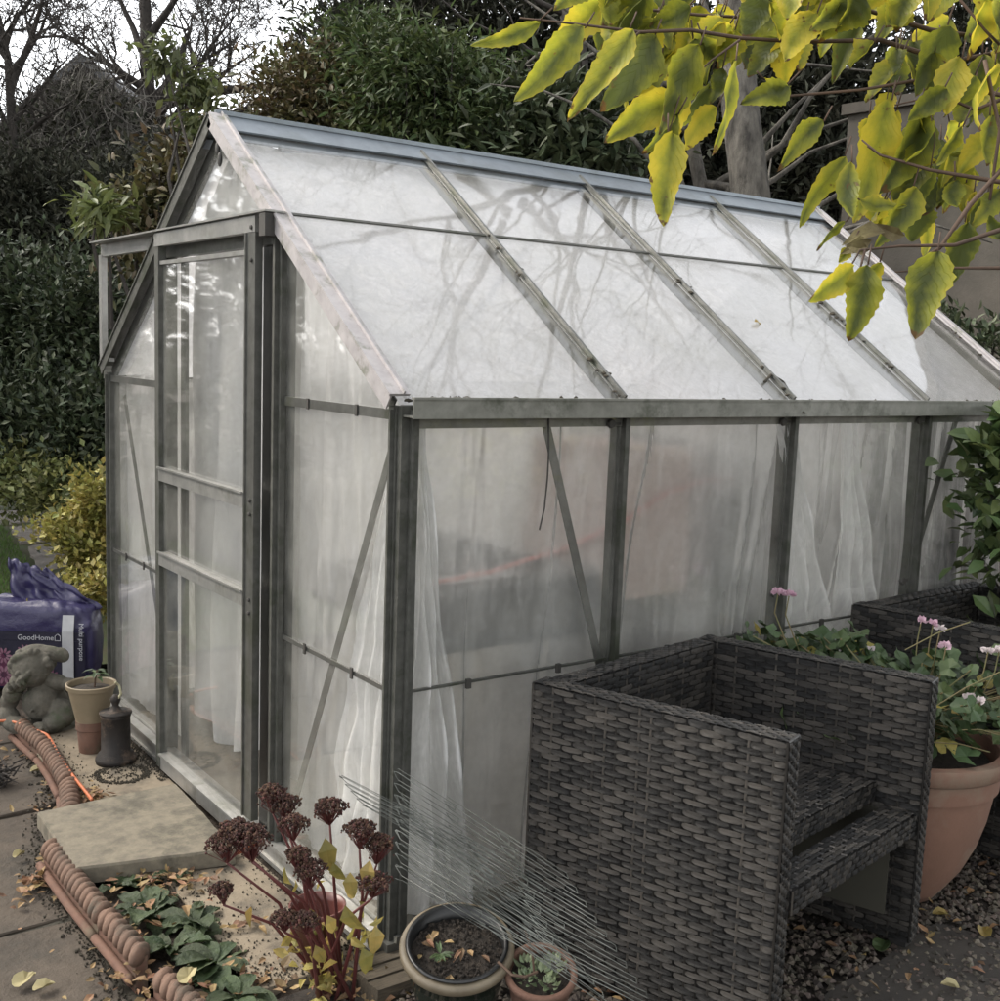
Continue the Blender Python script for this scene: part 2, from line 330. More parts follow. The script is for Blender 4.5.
def rv(): 
    while True:
        v = V((R.uniform(-1, 1), R.uniform(-1, 1), R.uniform(-1, 1)))
        if .01 < v.length < 1: return v.normalized()

# ---------------------------------------------------------------- ground
def sheet(x0, y0, x1, y1, z, nx, ny, amp=0, sc=1):
    b = MB(); vs = []
    for j in range(ny + 1):
        for i in range(nx + 1):
            x = x0 + (x1 - x0) * i / nx; y = y0 + (y1 - y0) * j / ny
            vs.append((x, y, z + amp * noise.noise(V((x * sc, y * sc, 3.1)))))
    b.add(vs, [(j * (nx + 1) + i, j * (nx + 1) + i + 1, (j + 1) * (nx + 1) + i + 1, (j + 1) * (nx + 1) + i) for j in range(ny) for i in range(nx)])
    return b
tag(sheet(-200, -200, 200, 200, -.085, 60, 60).build('ground', 'soil'), kind='structure')
# paving on the left: irregular big flags
pv = MB()
def flag(pts, z0, z1, b, jag=.012):
    """riven stone flag with uneven outline and gently uneven top"""
    c = sum((V((p[0], p[1], 0)) for p in pts), V()) / len(pts); outl = []
    for i, p in enumerate(pts):
        q = pts[(i + 1) % len(pts)]
        for k in range(8):
            a = V((p[0], p[1], 0)).lerp(V((q[0], q[1], 0)), k / 8); nn = noise.noise(V((a.x * 9, a.y * 9, 0))) * jag
            outl.append(a + (a - c).normalized() * nn)
    n = len(outl); vs = []
    for s_, dz in ((1, -.03), (1, -.004), (.992, 0)): vs += [(c.x + (a.x - c.x) * s_, c.y + (a.y - c.y) * s_, z1 + dz + .003 * noise.noise(a * 5)) for a in outl]
    for s_ in (.75, .5, .25): vs += [(c.x + (a.x - c.x) * s_, c.y + (a.y - c.y) * s_, z1 + .005 * noise.noise(V((a.x * s_, a.y * s_, 1)) * 6)) for a in outl]
    vs.append((c.x, c.y, z1))
    fs = [(k * n + i, k * n + (i + 1) % n, (k + 1) * n + (i + 1) % n, (k + 1) * n + i) for k in range(5) for i in range(n)]
    fs += [(5 * n + i, 5 * n + (i + 1) % n, 6 * n) for i in range(n)]
    b.add(vs, fs)
xs = -.515
flag([(-1.35, -.6), (xs - .01, -.6), (xs, .62), (-1.35, .60)], 0, -.035, pv)
flag([(-1.35, .62), (xs, .64), (xs + .03, 1.02), (-.37, 1.32), (-1.35, 1.25)], 0, -.038, pv)
flag([(-1.35, 1.27), (-.365, 1.34), (-.30, 1.62), (-.28, 1.95), (-1.35, 1.9)], 0, -.034, pv)
flag([(-1.35, 1.92), (-.28, 1.96), (-.28, 2.75), (-1.35, 2.7)], 0, -.036, pv)
flag([(-2.6, -.6), (-1.37, -.6), (-1.37, 1.0), (-2.6, .95)], 0, -.036, pv)
flag([(-2.6, .97), (-1.37, 1.02), (-1.37, 2.7), (-2.6, 2.7)], 0, -.036, pv)
tag(pv.build('path', 'paving'), kind='structure')
tag(sheet(-2.8, -.7, -.48, 2.9, -.045, 40, 60, .006, 8).build('joint_filling', mat('joint_dirt', (.055, .047, .036), (.032, .03, .02), 40, .95, .006, 90)), kind='structure')
# beds
bd = sheet(-.49, -.9, 0, 2.4, -.012, 40, 200, .02, 14)
bd.v = [(x * ((.47 - .19 * max(0, min(1, (y - .95) / .6))) / .49), y, z) for x, y, z in bd.v]
tag(bd.build('flower_bed', 'soil'), kind='structure')
# patio slab front right
ps = MB()
flag([Z(820, 1001), Z(935, 925), Z(1200, 1001), (1.3, -1.6), (.6, -1.6), (.45, -.98)], 0, .012, ps)
tag(ps.build('patio', mat('patio_stone', (.045, .038, .031), (.027, .023, .019), 8, .9, .004, 20)), kind='structure')
# floor of the greenhouse
tag(sheet(.04, .04, 2.44, 1.93, .004, 2, 2).build('greenhouse_floor', mat('floor_slabs', (.13, .12, .10), (.20, .18, .15), 5, .9)), kind='structure')
tag(sheet(-.48, -.9, 6, 0, -.004, 60, 20, .01, 9).build('gravel_bed', mat('gravel_base', (.025, .02, .016), (.04, .032, .025), 60, .95, .006, 120)), kind='structure')
# gravel
gb = MB()
def pebble(x, y, z, s):
    q = [V((R.uniform(.6, 1) * s * a, R.uniform(.6, 1) * s * b, R.uniform(.35, .7) * s * c)) for a, b, c in ((1, 0, 0), (-.1, 1, 0), (-1, 0, 0), (.1, -1, 0), (0, 0, 1), (0, 0, -1))]
    rot = Matrix.Rotation(R.uniform(0, 6.3), 3, 'Z') @ Matrix.Rotation(R.uniform(-.6, .6), 3, 'X')
    gb.add([V((x, y, z)) + rot @ a for a in q], [(0, 1, 4), (1, 2, 4), (2, 3, 4), (3, 0, 4), (1, 0, 5), (2, 1, 5), (3, 2, 5), (0, 3, 5)])
for i in range(15000):
    x = R.uniform(-.1, 2.6); y = R.uniform(-1.1, -.03)
    if x > 1.7 and R.random() < .5: continue
    pebble(x, y, .004 + R.uniform(0, .008), R.uniform(.006, .017))
tag(gb.build('gravel', 'gravel'), 'brown and grey pebbles covering the ground beneath the wicker chairs', 'gravel', kind='stuff')

# slabs at the door
def slab(name, px, z, th, m, label, grow=0, cat='slab'):
    c = [Z(a, b, z) for a, b in px]; ctr = sum(c, V()) / 4; b = MB(); n = 10; outl = []
    for i in range(4):
        for k in range(n):
            a = c[i].lerp(c[(i + 1) % 4], k / n); a = a + (a - ctr).normalized() * noise.noise(a * 25) * .004; outl.append(a)
    N_ = len(outl); vs = []
    for s_, dz in ((1, -th), (1, -.006), (.985, 0), (.6, .0008), (.3, 0)): vs += [V((ctr.x + (a.x - ctr.x) * s_, ctr.y + (a.y - ctr.y) * s_, z + dz)) for a in outl]
    vs.append(V((ctr.x, ctr.y, z)))
    fs = [(k * N_ + i, k * N_ + (i + 1) % N_, (k + 1) * N_ + (i + 1) % N_, (k + 1) * N_ + i) for k in range(4) for i in range(N_)] + [(4 * N_ + i, 4 * N_ + (i + 1) % N_, 5 * N_) for i in range(N_)]
    b.add(vs, fs); o = b.build(name, m, org=(ctr.x, ctr.y, z - th)); return tag(o, label, cat)
slab('step_slab', [(37, 812), (176, 783), (236, 848), (76, 868)], .055, .045, 'slab', 'square raised stone slab laid as a step in front of the greenhouse door')
b = MB(); b.box((-.33, 1.13, -.03), (-.045, 1.95, .006)); tag(b.build('base_slab', 'slab2', org=(-.2, 1.5, -.03), bevel=.004), 'pale slab under the flowerpot stack and iron chimney', 'slab')
b = MB(); b.box((-.29, .03, -.03), (-.045, .70, .006)); tag(b.build('base_slab', 'slab2', org=(-.2, .45, -.03), bevel=.004), 'pale buff slab at the sill between the step and the dark seed heads', 'slab')

# ---------------------------------------------------------------- greenhouse
W_, H_, RZ, LX, BJ = 1.973, 1.248, 1.952, 2.48, .614
gh = thing('greenhouse', (0, 0, 0), 'aluminium framed lean greenhouse with sliding door, lined with cloudy polythene', 'greenhouse')
gh['label'] = 'small aluminium greenhouse with sliding door and cloudy plastic lining'
Y2 = W_ / 2
def P(name, b, m, parent=gh, **k): return b.build(name, m, parent, **k)
n_s = V((0, -(RZ - H_), Y2)).normalized()          # near roof normal
n_f = V((0, (RZ - H_), Y2)).normalized()
# base sill rails
b = MB(); b.box((-.02, -.025, 0), (LX + .02, .025, .05)); b.box((0, -.03, .05), (LX, -.018, .065)); P('base_rail', b, 'alu')
b = MB(); b.box((-.028, .03, 0), (.03, W_, .012)); b.box((-.022, .03, .012), (.02, W_, .055)); b.box((-.034, .03, .055), (-.004, W_, .064)); P('base_rail', b, 'alu_light')
b = MB(); b.box((0, W_ - .03, 0), (LX, W_ + .02, .05)); P('base_rail', b, 'alu')
b = MB(); b.box((LX - .03, .03, 0), (LX + .02, W_ - .04, .05)); P('base_rail', b, 'alu')
# corner posts: L section with ridge
for (x, y, sx, sy, nm) in ((0, 0, 1, 1, 'a'), (0, W_, 1, -1, 'b'), (LX, 0, -1, 1, 'c'), (LX, W_, -1, -1, 'd')):
    b = MB(); b.box((x - .008 * sx, y - .012 * sy, .0), (x + .036 * sx, y + .004 * sy, H_ - .012))
    b.box((x - .012 * sx, y + .004 * sy, .0), (x + .004 * sx, y + .036 * sy, H_ - .012)); b.box((x + .012 * sx, y - .022 * sy, 0), (x + .018 * sx, y - .012 * sy, H_ - .02))
    b.box((x - .022 * sx, y + .012 * sy, 0.0), (x - .012 * sx, y + .018 * sy, H_ - .02))
    P('corner_post', b, 'alu_dark')
# side posts
for k in (1, 2, 3):
    for y, s in ((0, 1), (W_, -1)):
        b = MB(); x = .62 * k; b.box((x - .004, y - .02 * s, .05), (x + .004, y + .04 * s, H_ - .02)); b.box((x - .011, y + .006 * s, .05), (x + .011, y + .010 * s, H_ - .02)); b.box((x - .007, y - .022 * s, .05), (x + .007, y - .018 * s, H_ - .02))
        P('side_post', b, 'alu_dark')
# gutter: open channel
for y, s in ((0, -1), (W_, 1)):
    b = MB(); y0, y1 = y + .004 * s, y + .05 * s
    b.box((-.005, min(y0, y1), H_ - .034), (LX + .04, max(y0, y1), H_ - .030))
    b.box((-.005, min(y1, y1 + .003 * s), H_ - .036), (LX + .04, max(y1, y1 + .003 * s), H_ + .004))
    b.box((-.005, min(y1 - .006 * s, y1 + .006 * s), H_ + .004), (LX + .04, max(y1 - .006 * s, y1 + .006 * s), H_ + .009))
    b.box((-.005, min(y0, y0 - .004 * s), H_ - .06), (LX + .04, max(y0, y0 - .004 * s), H_ - .01))
    P('gutter', b, 'gutter')
# ridge cap
b = MB(); ra = V((-.015, Y2, RZ + .012)); rb = V((LX + .03, Y2, RZ + .012))
for s, nn in ((-1, n_s), (1, n_f)):
    dn = V((0, s * Y2, -(RZ - H_))).normalized()
    b.obox((ra + rb) / 2 + dn * .045, (rb - ra) / 2, dn * .04, nn * .0025)
    b.obox((ra + rb) / 2 + dn * .1 - nn * .012, (rb - ra) / 2, dn * .018, nn * .002)
b.box(ra + V((0, -.008, 0)), rb + V((0, .008, .012)))
P('ridge_cap', b, 'ridge')
# roof bars
for k in range(5):
    x = .62 * k
    for s, nn, ye in ((-1, n_s, 0), (1, n_f, W_)):
        e = V((x, ye, H_)); t_ = V((x, Y2, RZ)); dn = (e - t_).normalized(); b = MB()
        if k in (0, 4):
            o = -.012 if k == 0 else .012
            b.bar(t_ + V((o, 0, 0)) + nn * .014 + dn * .0, e + V((o, 0, 0)) + nn * .014, .05, .006, nn)
            b.bar(t_ + V((o * 2.6, 0, 0)) - nn * .006 , e + V((o * 2.6, 0, 0)) - nn * .006, .004, .036, nn)
            b.bar(t_ + V((o * .2, 0, 0)) + nn * .02, e + V((o * .2, 0, 0)) + nn * .02, .004, .008, nn)
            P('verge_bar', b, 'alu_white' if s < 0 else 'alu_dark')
            b = MB(); b.bar(t_ + dn * .05 - nn * .03 + V((.0, 0, 0)), e - dn * .02 - nn * .03, .004, .03, nn); P('gable_bar', b, 'alu_dark')
        else:
            b.bar(t_ + dn * .03 + nn * .006, e + nn * .006, .020, .004, nn); b.bar(t_ + dn * .03 + nn * .012, e + nn * .012, .007, .012, nn); b.bar(t_ + dn * .05 - nn * .02, e - nn * .02, .004, .03, nn)
            P('roof_bar', b, 'alu')
# roof panes and mid laps
fr_lap = .40
for k in range(4):
    for s, nn, ye in ((-1, n_s, 0), (1, n_f, W_)):
        t_ = V((0, Y2, RZ)); e = V((0, ye, H_)); xx0, xx1 = .62 * k + .006, .62 * (k + 1) - .006
        for i, (a0, a1) in enumerate(((.03, fr_lap), (fr_lap, .995))):
            p0 = t_.lerp(e, a0); p1 = t_.lerp(e, a1); b = MB()
            c = (p0 + p1) / 2 + V(((xx0 + xx1) / 2, 0, 0)) + nn * (.002 if i else 0); b.obox(c, ((xx1 - xx0) / 2, 0, 0), (p1 - p0) / 2 * .999, nn * .0015); P('roof_pane', b, 'glass')
        if s < 0:
            p0 = t_.lerp(e, fr_lap); b = MB(); b.bar(p0 + V((xx0, 0, 0)) + nn * .005, p0 + V((xx1, 0, 0)) + nn * .005, .010, .004, nn); P('lap_strip', b, 'alu_dark')
# lining below the roof, both slopes, gently sagging
def lining(f, nu, nv, name, m, parent=gh, amp=.006, seed=0, folds=None):
    b = MB(); vs = []
    for j in range(nv + 1):
        for i in range(nu + 1):
            u, v = i / nu, j / nv; p0, nn = f(u, v)
            a = noise.noise(V((u * 6 + seed, v * 3, seed))) + .5 * noise.noise(V((u * 17 + seed, v * 5, seed + 4)))
            # diagonal tension creases
            cr = sum(w_ * math.exp(-((u - (u0 + (u1 - u0) * v + .004 * sin(v * 7 + u0 * 30))) / wd) ** 2) for u0, u1, w_, wd in (folds or ()))
            vs.append(p0 + nn * (a * amp + cr))
    b.add(vs, [(j * (nu + 1) + i, j * (nu + 1) + i + 1, (j + 1) * (nu + 1) + i + 1, (j + 1) * (nu + 1) + i) for j in range(nv) for i in range(nu)])
    return b.build(name, m, parent, smooth=True)
for s, nn, ye in ((-1, n_s, 0), (1, n_f, W_)):
    t_ = V((0, Y2, RZ)); e = V((0, ye, H_))
    rr = random.Random(3)
    fo = [(rr.random(), rr.random() * .3 + rr.random() * .7, rr.uniform(-.008, .008), rr.uniform(.004, .02)) for _ in range(14)]
    lining(lambda u, v, t_=t_, e=e, nn=nn: (t_.lerp(e, .04 + .95 * v) + V((.02 + u * 2.44, 0, 0)) - nn * .035, nn), 120, 30, 'roof_lining', 'film_r', amp=.008, seed=ye + 1, folds=fo)
# side panes
for k in range(4):
    x0, x1 = .62 * k + .008, .62 * (k + 1) - .008
    for y in (0, W_):
        for z0, z1 in ((.055, BJ), (BJ + .001, H_ - .03)):
            b = MB(); o = -.003 if (z0 > .1) == (y == 0) else 0
            b.box((x0, y - .0015 + o, z0), (x1, y + .0015 + o, z1)); P('side_pane', b, 'glass')
        b = MB(); b.box((x0 + .01, y - .006, BJ - .003), (x1 - .01, y + .003, BJ + .002)); P('pane_clip_strip', b, 'alu_dark')
rr = random.Random(11)
for y, s in ((0, 1), (W_, -1)):
    fo = []
    for _ in range(16):
        u0 = rr.random(); fo.append((u0, u0 + rr.uniform(-.05, .03), rr.uniform(-.006, .006), rr.uniform(.0012, .006)))
    fo += [(.66, .575, .012, .0025), (.60, .555, -.010, .002), (.725, .70, .013, .0022), (.83, .77, .012, .003), (.50, .43, .010, .004), (.30, .25, .009, .003), (.46, .44, .010, .002), (.79, .80, .010, .002)]
    lining(lambda u, v, y=y, s=s: (V((.02 + u * 2.42, y + s * .045, H_ - .03 - v * 1.15)), V((0, -1, 0))), 320, 40, 'side_lining', 'film' if y == 0 else 'film_t', amp=.012, seed=2 + y, folds=fo)
# far gable
b = MB(); b.add([(LX, .03, .05), (LX, W_ - .03, .05), (LX, W_ - .03, H_), (LX, Y2, RZ - .03), (LX, .03, H_)], [(0, 1, 2, 3, 4)]); P('gable_pane', b, 'glass')
b = MB(); b.add([(LX - .04, .05, .05), (LX - .04, W_ - .05, .05), (LX - .04, W_ - .05, H_ - .02), (LX - .04, Y2, RZ - .06), (LX - .04, .05, H_ - .02)], [(0, 1, 2, 3, 4)]); P('gable_lining', b, 'film_t')
for y in (.6, 1.38): b = MB(); b.box((LX - .01, y - .015, .05), (LX + .01, y + .015, H_ + (.35))); P('gable_post', b, 'alu_dark')
# near gable: jambs, joints, panes
DJ0, DJ1 = .575, 1.40                     # door opening
def roofz(y, off=0): return (H_ + (RZ - H_) * (y / Y2 if y < Y2 else (W_ - y) / Y2)) - off
for y, nm in ((DJ0, 'r'), (DJ1, 'l')):
    b = MB(); b.box((-.018, y - .02, .05), (-.004, y + .02, min(roofz(y) - .03, 1.66))); b.box((-.004, y - .004, .05), (.03, y + .004, roofz(y) - .05))
    b.box((-.030, y - .006, .05), (-.018, y + .006, 1.64)); P('door_jamb', b, 'alu_dark')
# head bar and fascia
b = MB(); b.box((-.012, DJ0 - .02, 1.60), (.014, DJ1 + .02, 1.635)); P('door_head', b, 'alu')
def gpane(pts, name='gable_pane', x=0):
    b = MB(); n = len(pts); b.add([(x - .0015, y, z) for y, z in pts] + [(x + .0015, y, z) for y, z in pts], [tuple(range(n)), tuple(reversed(range(n, 2 * n)))] + [(i, (i + 1) % n, n + (i + 1) % n, n + i) for i in range(n)]); P(name, b, 'glass')
HJ = 1.215
for a, c in ((.035, DJ0 - .015), (DJ1 + .015, W_ - .035)):
    gpane([(a, .06), (c, .06), (c, BJ), (a, BJ)]); gpane([(a, BJ + .002), (c, BJ + .002), (c, HJ), (a, HJ)], x=.003)
    gpane([(a, HJ + .002), (c, HJ + .002), (c, roofz(c, .03)), (a, roofz(a, .03))])
    b = MB(); b.box((-.008, a, HJ - .01), (-.001, c, HJ + .012)); P('pane_clip_strip', b, 'alu'); b = MB(); b.box((-.006, a, BJ - .005), (-.001, c, BJ + .006)); P('pane_clip_strip', b, 'alu')
gpane([(DJ0 + .015, 1.64), (DJ1 - .015, 1.64), (DJ1 - .015, roofz(DJ1 - .015, .03)), (Y2, RZ - .035), (DJ0 + .015, roofz(DJ0 + .015, .03))])
# gable lining (right part, left part, apex)
rr = random.Random(5)
def gl_(a, c, z0, zt, seed, nm='gable_lining', m='film'):
    fo = [(rr.random(), rr.random(), rr.uniform(-.01, .01), rr.uniform(.01, .05)) for _ in range(9)]
    lining(lambda u, v: (V((.045, a + (c - a) * u, zt(a + (c - a) * u) * (1 - v) + z0 * v)), V((-1, 0, 0))), 60, 60, nm, m, amp=.01, seed=seed, folds=fo)
gl_(.04, DJ0 - .01, .08, lambda y: roofz(y, .05), 3)
gl_(DJ1 + .01, W_ - .04, .08, lambda y: roofz(y, .05), 7)
gl_(DJ0, DJ1, 1.62, lambda y: roofz(y, .06), 9, m='curtain')
# polythene curtain inside the doorway, hung in folds
b = MB(); vs = []; nu, nv = 120, 40
for j in range(nv + 1):
    for i in range(nu + 1):
        u, v = i / nu, j / nv; y = DJ0 + .02 + (DJ1 - DJ0 - .04) * u
        fl = .02 * sin(u * 26 + 2 * sin(v * 2 + u * 4)) * (.3 + v) + .02 * noise.noise(V((u * 5, v * 3, 8)))
        vs.append((.085 + fl, y + .02 * sin(v * 3 + u * 9) * v, 1.62 - 1.45 * v + .04 * sin(u * 7) * v))
b.add(vs, [(j * (nu + 1) + i, j * (nu + 1) + i + 1, (j + 1) * (nu + 1) + i + 1, (j + 1) * (nu + 1) + i) for j in range(nv) for i in range(nu)])
P('door_curtain', b, 'curtain', smooth=True)
# gathered sheet in the near corner (gable side)
def gathered(a, z_top, spread, zb, x, seed, name='corner_curtain', ymul=1):
    b = MB(); vs = []; nu, nv = 90, 50
    for j in range(nv + 1):
        v = j / nv; z = z_top + (zb - z_top) * v; wd = .015 + spread * (v ** .85) * (1 - .35 * max(0, v - .75) * 3)
        for i in range(nu + 1):
            u = i / nu; y = a + wd * u * ymul + .012 * noise.noise(V((u * 4, v * 6, seed)))
            fl = .018 * sin(u * 22 + 3 * noise.noise(V((v * 2, u * 2, seed)))) * v + .03 * noise.noise(V((u * 3, v * 9, seed + 3))) * v
            vs.append((x + fl, y, z + .02 * noise.noise(V((u * 5, 0, seed)))))
    b.add(vs, [(j * (nu + 1) + i, j * (nu + 1) + i + 1, (j + 1) * (nu + 1) + i + 1, (j + 1) * (nu + 1) + i) for j in range(nv) for i in range(nu)])
    return P(name, b, 'fleece', smooth=True)
gathered(.05, 1.15, .34, .10, .03, 1)
gathered(.07, 1.0, .28, .09, .06, 5)
def hang(x0, x1, zt, zb, y, seed):
    b = MB(); vs = []; nu, nv = 60, 40
    for j in range(nv + 1):
        for i in range(nu + 1):
            u, v = i / nu, j / nv; x = x0 + (x1 - x0) * (u * (.12 + .88 * v ** 1.3) + .08 * sin(v * 3))
            vs.append((x, y + .018 * sin(u * 19 + 3 * noise.noise(V((u * 2, v * 2, seed)))) + .02 * noise.noise(V((u * 4, v * 7, seed))), zt + (zb - zt) * v + .03 * noise.noise(V((u * 4, 1, seed)))))
    b.add(vs, [(j * (nu + 1) + i, j * (nu + 1) + i + 1, (j + 1) * (nu + 1) + i + 1, (j + 1) * (nu + 1) + i) for j in range(nv) for i in range(nu)])
    P('corner_curtain', b, 'fleece', smooth=True)
hang(.045, .24, 1.19, .08, .022, 2); hang(1.22, 1.62, 1.19, .3, .024, 6); hang(1.50, 1.86, 1.20, .2, .026, 8)
# braces
def brace(p, q, m='alu'):
    b = MB(); b.bar(p, q, .004, .022, (q - p).cross(V((0, 1, 0)) if abs(p.y - q.y) < .01 else V((1, 0, 0)))); P('brace', b, m)
brace(V((.012, .045, 1.17)), V((.012, .50, .20)))
brace(V((.012, 1.85, 1.16)), V((.012, 1.45, .28)))
brace(V((.39, .016, 1.215)), V((.61, .016, .56)))
brace(V((2.06, .016, 1.21)), V((1.87, .016, .70)))
# clips and bolt heads
def clip(a, c): b = MB(); b.box(a, c); P('glazing_clip', b, 'rust')
for k in range(4):
    for f_ in (.3, .72):
        x = .62 * k + .62 * f_; clip((x - .006, -.012, BJ - .014), (x + .006, -.004, BJ + .008))
for y in (.18, .42): clip((-.012, y - .005, HJ - .012), (-.008, y + .005, HJ + .014)); clip((-.012, y - .005, BJ - .012), (-.008, y + .005, BJ + .014))
for y in (1.6, 1.78): clip((-.012, y - .004, BJ - .012), (-.008, y + .004, BJ + .014))
for (x, z) in ((.575, 1.195), (1.195, 1.195), (1.815, 1.195), (1.205, .72), (1.80, .70)):
    b = MB(); b.lathe((x, -.004, z), [(0, -.012), (.010, -.012), (.012, -.006), (.006, .0), (.004, .004)], 14, axis=(0, 1, 0)); b.box((x, -.012, z - .003), (x + .03, -.006, z + .003)); P('lining_peg', b, 'rust', smooth=False)
for q in ((-.02, Y2 - .03, 1.87), (-.02, Y2 - .045, 1.84)):
    b = MB(); b.ell(q, (.006, .011, .02)); P('hook', b, 'rust')
# moss and dirt on the bars and gutter
b = MB(); rr = random.Random(21)
for k in (1, 2, 3, 4):
    t_ = V((.62 * k, Y2, RZ)); e = V((.62 * k, 0, H_))
    for i in range(20):
        a = rr.choice((rr.gauss(.47 + .04 * k, .05), rr.gauss(.9, .06), rr.uniform(.3, 1))); q = t_.lerp(e, a) + n_s * .010 + V((rr.choice((-1, 1)) * rr.uniform(.004, .016), 0, 0))
        b.ell(q, (rr.uniform(.002, .006), rr.uniform(.003, .012), rr.uniform(.002, .005)), 6, 4, jit=.6)
for i in range(150):
    x = rr.uniform(0, LX) if rr.random() < .75 else .05 + rr.random() * .1
    b.ell((x, -.012 - rr.random() * .03, H_ - .008 + rr.random() * .012), (rr.uniform(.004, .014), .007, rr.uniform(.003, .008)), 6, 4, jit=.7)
tag(P('moss', b, 'moss'), kind='stuff')
# hanging thread and loop
b = MB(); b.tube([(.387, -.006, 1.21), (.39, -.008, 1.14), (.388, -.01, 1.07), (.384, -.008, 1.0), (.372, -.008, .95)], .0022, 6); P('thread', b, 'rust')
b = MB(); c0 = V((1.19, .06, 1.30)); b.tube([c0 + V((.0, 0, .0)), c0 + V((.05, .02, .02)), c0 + V((.09, .01, .0)), c0 + V((.085, -.03, -.04)), c0 + V((.06, -.05, -.06))], .004, 6); P('tie', b, 'moss')
b = MB(); b.box((.0, DJ0 + .006, .06), (.02, DJ0 + .125, 1.60)); P('gap_shade_box', b, 'blackp')  # black filler standing in for the shade between door stile and jamb
# door: slides on an outside track
dr = MB(); X0, X1 = -.052, -.032; d0, d1 = .635, 1.365
def dbar(a, b_, m, nm): q = MB(); q.box(a, b_); return q.build(nm, m, gh, bevel=.001)
door = MB(); door.box((X0, d0, .10), (X1, d0 + .052, 1.628)); door.box((X0 - .005, d0 + .048, .10), (X1, d0 + .054, 1.628)); door = door.build('door', 'alu', gh)
def dpart(nm, m, *bx):
    q = MB()
    for a, c in bx: q.box(a, c)
    return q.build(nm, m, door)
dpart('stile', 'alu_dark', ((X0, d1 - .04, .02), (X1, d1, 1.628)), ((X0 - .004, d1 - .045, .02), (X1, d1 - .0405, 1.628)))
dpart('top_rail', 'alu_light', ((X0 - .001, d0, 1.629), (X1, d1, 1.668)))
dpart('head_rail', 'alu_light', ((X0, d0 + .055, 1.575), (X1, d1 - .046, 1.586)))
dpart('cross_rail', 'alu_light', ((X0 - .006, d0 + .054, .932), (X1, d1 - .045, .972)), ((X0 - .012, d0 + .054, .969), (X0 - .006, d1 - .045, .975)))
dpart('cross_rail', 'alu_light', ((X0 - .006, d0 + .054, .672), (X1, d1 - .045, .712)), ((X0 - .012, d0 + .054, .709), (X0 - .006, d1 - .045, .715)))
dpart('kick_rail', 'alu_light', ((X0 - .002, d0 + .054, .020), (X1, d1 - .045, .066)), ((X0 - .010, d0 + .054, .066), (X1, d1 - .045, .072)))
dpart('door_pane', 'glass', ((X0 + .008, d0 + .054, .975), (X0 + .011, d1 - .045, 1.575)))
dpart('door_pane', 'glass', ((X0 + .008, d0 + .054, .712), (X0 + .011, d1 - .045, .932)))
dpart('door_pane', 'glass', ((X0 + .008, d0 + .054, .072), (X0 + .011, d1 - .045, .672)))
q = MB()
for y, z in ((d0 + .02, .955), (d0 + .02, .92), (d0 + .02, .695), (d0 + .02, .66), (d0 + .02, 1.56), (d0 + .02, 1.64)): q.lathe((X0 - .001, y, z), [(0, -.005), (.005, -.004), (.006, 0)], 10, axis=(1, 0, 0))
q.build('rivet', 'rust', door)
# track and its outrigger
b = MB(); b.box((-.034, .56, 1.672), (-.006, 1.99, 1.676)); b.box((-.060, .56, 1.672), (-.034, 1.99, 1.677)); b.box((-.034, .56, 1.64), (-.030, d0 - .01, 1.672)); b.box((-.022, 1.38, 1.635), (-.018, 1.99, 1.672)); b.box((-.030, 1.40, 1.628), (-.012, 1.99, 1.634))
P('door_track', b, 'alu_light')
b = MB(); b.box((-.034, 1.945, 1.275), (-.014, 1.975, 1.634)); b.box((-.030, 1.88, 1.275), (-.012, 1.945, 1.287)); P('track_bracket', b, 'alu_light')
b = MB(); b.box((-.058, .565, 1.615), (-.020, .60, 1.670)); P('track_stop', b, 'rust')
b = MB(); b.box((.006, DJ0 + .04, .07), (.014, DJ0 + .055, 1.60)); P('gap_shade_strip', b, 'rust')  # strip coloured dark to imitate the shaded gap beside the stile
# inner door stud seen through the pane
b = MB(); b.box((.02, DJ1 - .10, .05), (.03, DJ1 - .06, 1.6)); P('gable_post', b, 'alu')

# ---------------------------------------------------------------- inside the greenhouse
st = thing('potting_bench', (.9, .4, 0), 'dark slatted bench seen blurred through the cloudy side panes', 'bench')
b = MB()
for i in range(5): b.box((.12, .12 + i * .1, .70), (1.35, .20 + i * .1, .72))
b.build('bench_top', 'blackp', st)
for x in (.16, 1.31):
    for y in (.14, .56): b = MB(); b.box((x - .015, y - .015, 0), (x + .015, y + .015, .70)); b.build('leg', 'alu_dark', st)
tr_ = MB(); tr_.box((.06, .065, .66), (.64, .12, .825)); tr_.box((.10, .16, .725), (.14, .50, .82)); tr_.box((.14, .46, .725), (.62, .50, .82)); tr_.box((.58, .16, .725), (.62, .46, .82)); tr_.box((.14, .16, .725), (.58, .46, .735))
tag(tr_.build('seed_tray', 'blackp', org=(.4, .3, .725)), 'long dark tray standing on the bench behind the first side pane', 'tray')
b = MB(); b.box((.74, .075, .725), (.98, .36, 1.12)); tag(b.build('cardboard_box', 'card', org=(.9, .25, .725), bevel=.004), 'pinkish box blurred behind the second side pane', 'box')
b = MB(); b.lathe((1.10, .2, .725), [(0, 0), (.09, 0), (.11, .30), (.12, .38), (.10, .40), (0, .41)], 24); tag(b.build('black_bin', 'blackp', org=(1.10, .2, .725)), 'tall dark pot shape beside the pinkish box inside the greenhouse', 'pot')
b = MB(); b.lathe((2.17, .34, 0), [(0, 0), (.20, 0), (.24, .4), (.27, .75), (.27, .84), (.22, .86), (0, .88)], 32); tag(b.build('water_butt', 'blackp', org=(2.17, .34, 0)), 'big black water butt behind the last side pane inside the greenhouse', 'water butt')
